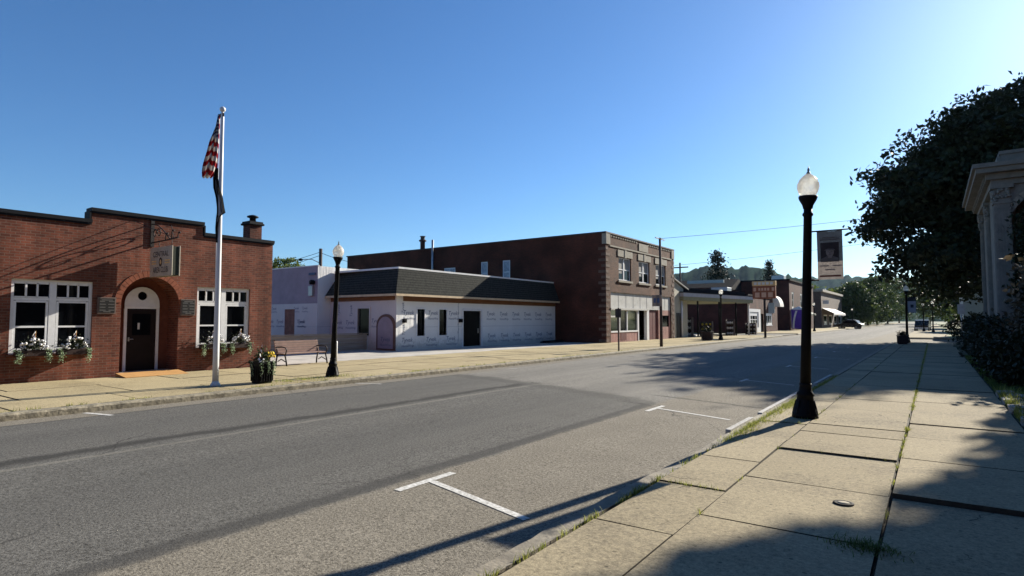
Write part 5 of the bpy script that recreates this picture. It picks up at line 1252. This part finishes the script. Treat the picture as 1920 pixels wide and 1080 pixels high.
car((-15.6, 158, -.02), R(8), 'dark car half hidden behind the parked one by the far shops')
x_, _ = place(1730, 605, 112); car((x_, 112, -.1), R(-4), 'dark car at the right kerb past the side street, under the trees')
nb = thing('added_side_block', 'dark brick block added unseen on the right to hold down sky light', 'building', (14, 0, 0))  # unseen block added to cut sky light on the near street
bm = B(); box(bm, 7.5, 22, -30, 27, -.2, 13); obj('wall', bm, 'brick_c', nb, True)
bm = B(); box(bm, 7.3, 22.2, -30.2, 27.2, 13, 13.3); obj('cornice', bm, 'darkroof', nb, True)
nb = thing('added_rear_block', 'wide dark brick block added unseen behind the viewer to hold down sky light', 'building', (-8, -40, 0))  # added out of view, blocks sky light from behind the camera
bm = B(); box(bm, -45, 25, -50, -36, -.2, 12); obj('wall', bm, 'brick_c', nb, True)
bm = B(); box(bm, -45.2, 25.2, -50.2, -35.8, 12, 12.4); obj('cornice', bm, 'darkroof', nb, True)

# ------------------------------------------------------------------ hills
def ridge(name, dist, prof, base_z, m, seed, depth=260, yoff=0):
    r = random.Random(seed); bm = B(); rows = []
    N_ = 420; a0, a1 = prof[0][0], prof[-1][0]
    ph = [r.uniform(0, 6.28) for _ in range(8)]
    for j in range(9):
        row = []
        for i in range(N_+1):
            px_ = a0+(a1-a0)*i/N_
            for (p, q), (s, t) in zip(prof, prof[1:]):
                if p <= px_ <= s: hh = q+(t-q)*(px_-p)/(s-p); break
            X, Z = place(px_, hh, dist)
            k = j/8; f_k = math.sin(min(1, k*1.25)*math.pi/2) if k < .8 else 1-(k-.8)*1.5
            zz = base_z+(Z-base_z)*f_k + (sum(math.sin(px_*.11*(q+1)+ph[q]+j) for q in range(6))*.25 + r.uniform(-1.2, 1.6))*dist/900*(1.3 if j >= 6 else 2.6)*(.5 if k == 0 else 1)
            y = dist - depth*.8 + depth*k + r.uniform(-4, 4)
            row.append(bm.verts.new((X*(y/dist), y, zz)))
        rows.append(row)
    for a, b in zip(rows, rows[1:]):
        for i in range(N_): bm.faces.new((a[i], a[i+1], b[i+1], b[i]))
    return structure(name, bm, m, True)
M['forest'] = mat('forested hillside', (.014, .030, .026), 1., .5, .03, 0, col2=(.045, .068, .046), detail=9, spec=0.)
ridge('hills', 1300, [(-400, 560), (200, 552), (600, 545), (1000, 540), (1180, 532), (1255, 522), (1290, 510), (1330, 503), (1372, 506), (1400, 502), (1425, 504), (1450, 512), (1480, 519), (1510, 530), (1560, 545), (1650, 560), (1800, 570), (2400, 575)], -2, 'forest', 3, 500)
ridge('hills', 2400, [(-200, 575), (900, 565), (1300, 545), (1480, 524), (1560, 522), (1620, 521), (1680, 526), (1760, 520), (1850, 530), (2100, 540), (2600, 560)], -2, 'forest', 5, 700)

# ------------------------------------------------------------------ stone portico on the right
po = thing('stone_portico', 'grey stone portico with deep cornice, carved corner column and arched opening', 'building', (2.4, 40, 0))
PX, PYY = 2.85, 40.0
G = Face('Y', PYY); actr, ar_, asp = 5.75, 2.45, 6.15
arch2 = [(actr-ar_, -.1), (actr+ar_, -.1)] + [(actr+ar_*math.cos(math.pi*i/20), asp+ar_*math.sin(math.pi*i/20)) for i in range(21)]
bm = B(); G.sheet(bm, [(PX+.12, -.2), (15, -.2), (15, 9.35), (PX+.12, 9.35)], [arch2], .7)
obj('front_wall', bm, 'graystone', po, True)
bm = B(); quad(bm, [(PX+.12, PYY, -.2), (PX+.12, 51.5, -.2), (PX+.12, 51.5, 9.35), (PX+.12, PYY, 9.35)]); quad(bm, [(PX+.12, 51.5, -.2), (15, 51.5, -.2), (15, 51.5, 9.35), (PX+.12, 51.5, 9.35)]); quad(bm, [(15, PYY, -.2), (15, 51.5, -.2), (15, 51.5, 9.35), (15, PYY, 9.35)]); quad(bm, [(PX+.2, 43, -.2), (14.9, 43, -.2), (14.9, 43, 9), (PX+.2, 43, 9)])
obj('side_wall', bm, 'graystone', po, True)
bm = B(); n = 24
for i in range(n):
    a0, a1 = math.pi*i/n, math.pi*(i+1)/n-.02
    prism(bm, [G.P(actr+q*math.cos(t), asp+q*math.sin(t), -.05) for q, t in ((ar_+.02, a0), (ar_+.34, a0), (ar_+.34, a1), (ar_+.02, a1))], (0, .047, 0))
obj('arch_trim', bm, 'stone', po, True)
bm = B()
for z0, z1, o in ((8.75, 9.05, .14), (9.05, 9.36, .36), (9.36, 9.62, .78), (9.62, 9.84, .92)):
    box(bm, PX-o, 15.2, PYY-o, 51.6+o, z0, z1-.003)
for k in range(24): box(bm, PX-.42, PX-.12, PYY+.2+k*.48, PYY+.44+k*.48, 9.12, 9.35)
obj('cornice', bm, 'graystone', po, True)
bm = B(); box(bm, PX+.35, 15, PYY+.3, 51.4, 9.84, 10.45); box(bm, PX+.28, 15.1, PYY+.22, 51.5, 10.45, 10.62); box(bm, PX+.2, PX+.34, PYY+.4, PYY+.9, 9.85, 10.4); obj('parapet', bm, 'graystone', po, True)
def pilaster(y0_, face):
    bm = B(); x0_, x1_ = PX-.05, PX+.62
    box(bm, x0_, x1_, y0_, y0_+.66, .5, 7.75)
    for k in range(5): box(bm, x0_-.02, x0_-.001, y0_+.06+k*.125, y0_+.11+k*.125, .8, 7.6); box(bm, x0_+.06+k*.125, x0_+.11+k*.125, y0_-.02, y0_-.001, .8, 7.6)
    for k in range(22): box(bm, x1_-.10, x1_+.01, y0_-.035, y0_-.002, .9+k*.31, 1.1+k*.31)
    pl = obj('pilaster', bm, 'graystone', po, True)
    bm = B(); box(bm, x0_-.1, x1_+.1, y0_-.1, y0_+.76, -.2, .35); box(bm, x0_-.05, x1_+.05, y0_-.05, y0_+.71, .35, .5); obj('plinth', bm, 'graystone', pl, True)
    bm = B(); r = random.Random(int(y0_))
    box(bm, x0_-.14, x1_+.14, y0_-.14, y0_+.80, 8.55, 8.74); box(bm, x0_-.06, x1_+.06, y0_-.06, y0_+.72, 7.75, 7.86)
    for k in range(40):
        a = r.random(); z = 7.9+.62*r.random()
        p = random.Random(k).choice([(x0_-.04, y0_+.66*a), (x0_+.66*a, y0_-.04)])
        ball(bm, (p[0], p[1], z), .075+.05*(z-7.9), 0, 1)
    box(bm, x0_, x1_, y0_, y0_+.66, 7.86, 8.55); obj('capital', bm, 'graystone', pl, True)
for y in (PYY-.15, 45.4, 50.6): pilaster(y, 0)

# pale house beyond the side street
ho = thing('pale_house', 'pale blue gabled house behind the trees on the right', 'house', (6.5, 74, 0))
x0_, _ = place(1800, 545, 72); G = Face('Y', 72.)
bm = B(); prism(bm, [(2.4, 72, -.1), (11, 72, -.1), (11, 72, 4.6), (6.6, 72, 8.2), (2.4, 72, 4.6)], (0, 9, 0)); obj('wall', bm, 'houseblue', ho, True)
bm = B(); prism(bm, [(1.9, 71.6, 4.3), (6.6, 71.6, 8.35), (11.4, 71.6, 4.3), (11.4, 71.6, 4.5), (6.6, 71.6, 8.6), (1.9, 71.6, 4.5)], (0, 9.8, 0)); obj('roof', bm, 'roofgrey', ho, True)
window(G, ho, 3.35, 4.3, 4.7, 5.75, -.0, .1, [(3.82, .05)], [], 'white', 'glass'); window(G, ho, 4., 5., 1., 2.4, -.0, .1, [], [], 'white', 'glass')

# ------------------------------------------------------------------ trees and shrubs
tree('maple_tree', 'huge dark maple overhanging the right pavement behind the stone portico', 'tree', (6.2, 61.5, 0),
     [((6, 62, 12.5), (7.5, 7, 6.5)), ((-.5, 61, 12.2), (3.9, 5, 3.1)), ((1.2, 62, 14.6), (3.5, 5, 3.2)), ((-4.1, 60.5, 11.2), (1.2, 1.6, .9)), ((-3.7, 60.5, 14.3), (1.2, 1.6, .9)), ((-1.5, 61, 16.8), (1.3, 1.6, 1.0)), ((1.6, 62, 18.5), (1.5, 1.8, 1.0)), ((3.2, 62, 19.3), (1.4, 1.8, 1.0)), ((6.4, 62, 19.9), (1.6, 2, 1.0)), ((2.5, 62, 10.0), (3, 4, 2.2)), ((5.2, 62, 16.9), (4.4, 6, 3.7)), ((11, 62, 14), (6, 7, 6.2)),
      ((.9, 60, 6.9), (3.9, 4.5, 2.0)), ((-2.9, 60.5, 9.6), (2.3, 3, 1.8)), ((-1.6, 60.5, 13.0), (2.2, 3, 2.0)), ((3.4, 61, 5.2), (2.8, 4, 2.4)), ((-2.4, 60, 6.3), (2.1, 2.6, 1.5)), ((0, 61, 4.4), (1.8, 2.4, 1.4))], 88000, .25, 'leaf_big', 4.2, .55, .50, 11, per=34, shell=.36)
tree('street_tree', 'leafy tree added out of view, crown shaped to shade the near slabs', 'tree', (8.7, 34.6, 0),
     [((8.6, 38.2, 13.6), (2.5, 2.6, 2.3)), ((10.6, 34.6, 14.5), (3, 3, 2.6)), ((7.2, 34.8, 13.9), (1.9, 1.8, 1.5)), ((7.3, 35.6, 13.0), (1.4, 1.5, 1.2)), ((6.5, 35.2, 10.6), (1.2, 1.3, 1.1)), ((7.3, 34.8, 12), (1.3, 1.6, 1.2))], 52000, .22, 'leaf_big', 8.5, .28, .2, 12, shell=.1)  # added off-frame tree, blobs arranged to shade the near right slabs
tall = [(-17.5, 182, 12.5, 4.6, 'leaf_mid', 'rounded green tree at the left kerb just beyond the far brown shop row'), (-16.5, 212, 15.5, 5.2, 'leaf_mid', 'green tree second along the far left row past the shops'),
        (-16.5, 250, 18.5, 6, 'leaf_mid', 'tall tree third along the far left row'), (-16, 300, 22, 7, 'leaf_mid', 'tall tree fourth along the far left row, half behind the big maple'),
        (-15, 380, 27, 9, 'leaf_mid', 'farthest and tallest tree closing the left side of the street'), (-33, 200, 13, 5, 'leaf_lit', 'yellow green tree above the roofs left of the far left row')]
for i, (x, y, h, rr, lm, lb) in enumerate(tall):
    tree('street_tree', lb, 'tree', (x, y, -.1), [((x, y, h*.55), (rr, rr, h*.40)), ((x+rr*.5, y-rr*.3, h*.34), (rr*.75, rr*.7, h*.27)), ((x-rr*.5, y+.5, h*.38), (rr*.75, rr*.7, h*.32)), ((x+.3*rr, y, h*.8), (rr*.5, rr*.5, h*.18)), ((x-.2*rr, y-rr*.4, h*.2), (rr*.9, rr*.6, h*.16))], 6800, .42, lm, h*.3, .35, .75, 50+i, 'trees lining the far street')
rt = [(7.2, 84, 8.2, 2.6, 'leaf_lit', 'sunlit yellow green small tree in front of the pale house'), (6.5, 112, 12, 4.2, 'leaf_mid', 'green tree right of the bright lamp pair beyond the side street'), (6, 150, 15, 5, 'leaf_mid', 'green tree second along the far right row'),
      (3.5, 200, 17, 6.5, 'leaf_mid', 'green tree third along the far right row'), (-1, 290, 24, 8.5, 'leaf_mid', 'farthest tree closing the right side of the street')]
for i, (x, y, h, rr, lm, lb) in enumerate(rt):
    tree('street_tree', lb, 'tree', (x, y, -.1), [((x, y, h*.55), (rr, rr, h*.36)), ((x+rr*.6, y, h*.45), (rr*.7, rr*.7, h*.28)), ((x-rr*.5, y-.5, h*.36), (rr*.6, rr*.6, h*.28)), ((x, y, h*.78), (rr*.6, rr*.6, h*.2)), ((x+.3*rr, y-rr*.3, h*.2), (rr*.8, rr*.6, h*.16))], 6800, .30 if y < 100 else .42, lm, h*.3, .25, .6, 70+i, 'trees lining the far street')
def conifer(x, y, h, rb, lb, seed, n):
    t = thing('conifer', lb, 'tree', (x, y, 0), 'conifers above the far roofs'); r = random.Random(seed); bm = B(); lay = bm.verts.layers.float.new('tone')
    st = random.getstate(); random.seed(seed)
    lv = 0
    levels = 24
    for k in range(levels):
        z = h*(.2+.79*k/levels)+r.uniform(-.3, .3); rr = rb*(1-.95*(k/levels)**1.1)*r.uniform(.55, 1.15); arms = r.randint(4, 6)
        for a in range(arms):
            an = 6.28*a/arms+r.uniform(-.4, .4); ln = rr*r.uniform(.7, 1.1)
            for q in range(n):
                f = r.random()**.7; leaf_faces(bm, lay, (math.cos(an)*ln*f+r.gauss(0, .08*rb), math.sin(an)*ln*f+r.gauss(0, .08*rb), z-.1*ln*f*f*2+.42*ln*f**3+a*.12+r.gauss(0, .28)), .24*(h/16), r.random())
    random.setstate(st)
    obj('crown', bm, 'leaf_pine', t); bm = B(); tube(bm, [(0, 0, -.1), (0, 0, h*.97)], .25, 8, r2=.03); obj('trunk', bm, 'bark', t)
x, z = place(1347, 474, 135); conifer(x, 135, z, 6.8, 'broad dark conifer rising behind the canopy', 3, 40)
x, z = place(1444, 490, 140); conifer(x, 140, z, 4.0, 'slender conifer tip behind the brown board sign', 4, 20)
x, z = place(534, 482, 60)
tree('garden_tree', 'sunlit round tree top showing between the club and the wrapped building', 'tree', (x, 60, 0), [((x, 60, z-1.9), (2.6, 2.6, 1.9)), ((x-2, 60, z-2.6), (2, 2, 1.6)), ((x+1.8, 60, z-2.9), (1.5, 2, 1.4))], 4200, .2, 'leaf_lit', 5, .3, .35, 91)
x, z = place(1572, 540, 190)
tree('garden_tree', 'round yellow green tree behind the cornice of the far brown shops', 'tree', (x, 190, 0), [((x, 190, z-4.5), (5.5, 5, 4.5)), ((x+4, 190, z-6), (4, 4, 3.6)), ((x-5, 192, z-6.5), (4, 4, 3.8))], 5200, .42, 'leaf_lit', 5, .35, .7, 92)

def shrub(name, lb, base, blobs, n, leaf, m, seed, group=None, shell=.5):
    t = thing(name, lb, 'shrub', base, group); bm = B(); crown(bm, [((c[0]-base[0], c[1]-base[1], c[2]-base[2]), r) for c, r in blobs], n, leaf, leaf*2.2, seed, 14, shell); obj('foliage', bm, m, t)
    bm = B()
    for k, (c, r) in enumerate(blobs[:4]): tube(bm, [(0, 0, -.05), ((c[0]-base[0])*.5, (c[1]-base[1])*.5, c[2]*.5), (c[0]-base[0], c[1]-base[1], c[2])], .04, 6, r2=.012)
    obj('stem', bm, 'bark', t)
for i, (x, y, h, w_, lb) in enumerate(((2.0, 20.2, 1.45, .95, 'dark rounded shrub, nearest of the hedge row beside the pavement'), (2.0, 24.0, 1.75, 1.05, 'dark shrub second nearest in the hedge row beside the pavement'),
        (2.05, 28.6, 1.9, 1.1, 'dark shrub in the middle of the hedge row before the portico'), (2.0, 33.2, 2.0, 1.05, 'dark shrub at the foot of the portico corner column'))):
    shrub('hedge_shrub', lb, (x, y, 0), [((x, y, h*.45), (w_, 1.7, h*.5)), ((x+.4, y+.9, h*.5), (w_*.8, 1.2, h*.45)), ((x-.1, y-1.0, h*.36), (w_*.75, 1.2, h*.38))], 5200, .075, 'leaf_bush', 100+i, 'hedge shrubs beside the right pavement')
shrub('tall_shrub', 'tall shrub with mixed reddish and pale leaves in front of the stone arch', (3.0, 22.5, 0), [((2.9, 22.5, 1.9), (1.15, 1.2, 1.5)), ((3.3, 22.7, 3.0), (1.2, 1.2, 1.1)), ((2.5, 22.2, 1.1), (.8, 1, .9)), ((4.2, 22.5, 2.3), (1.2, 1.2, 1.8))], 4200, .10, 'leaf_red', 120, shell=.35)
shrub('climbing_ivy', 'dark ivy mass filling the arched opening of the stone portico', (5.7, 39.4, 0), [((5.6, 39.6, 3.2), (2.1, .9, 3.4)), ((5.5, 39.6, 6.2), (1.9, .7, 2.1)), ((4.6, 39.4, 4.8), (1.0, .7, 2.6))], 12000, .13, 'leaf_ivy', 121, shell=.4)
shrub('low_shrub', 'low dark shrub at the corner of the pavement beyond the portico', (2.2, 60.5, 0), [((2.2, 60.5, .9), (1.3, 1.6, 1.0)), ((3.2, 61, 1.2), (1.2, 1.4, 1.2))], 2600, .12, 'leaf_bush', 122)
ps = thing('street_sign', 'small grey sign on a thin post at the far corner by the hedge', 'sign', (1.75, 56.6, 0))
bm = B(); tube(bm, [(0, 0, -.1), (0, 0, 2.9)], .03); obj('post', bm, 'steel', ps)
bm = B(); box(bm, -.22, .22, -.05, -.03, 2.1, 2.85); obj('plate', bm, 'steel', ps)

tree('added_shadow_tree', 'dense tree added out of view, crown shaped to cast the rounded shadow on the near slabs', 'tree', (5.5, 30.3, 0), [((4.99, 30.2, 12.2), (1.62, 1.4, 1.14)), ((5.74, 30.3, 11.8), (1.5, 1.4, 1.1))], 22000, .13, 'leaf_big', 10.2, .16, .07, 33, shell=.1)  # added unseen crown, sized for the rounded shadow on the near pavement

# ------------------------------------------------------------------ air
def air():
    bm = B(); box(bm, -3000, 3000, -200, 3200, -3, 240); o = obj('haze', bm, []); o['kind'] = 'stuff'
    m = bpy.data.materials.new('haze air'); t, n, l = nt(m); n.remove(n['Principled BSDF'])
    v = n.new('ShaderNodeVolumePrincipled'); v.inputs['Color'].default_value = (.6, .8, 1, 1); v.inputs['Density'].default_value = .000035; v.inputs['Anisotropy'].default_value = .2
    l.new(v.outputs[0], n['Material Output'].inputs['Volume']); o.data.materials.append(m)
air()
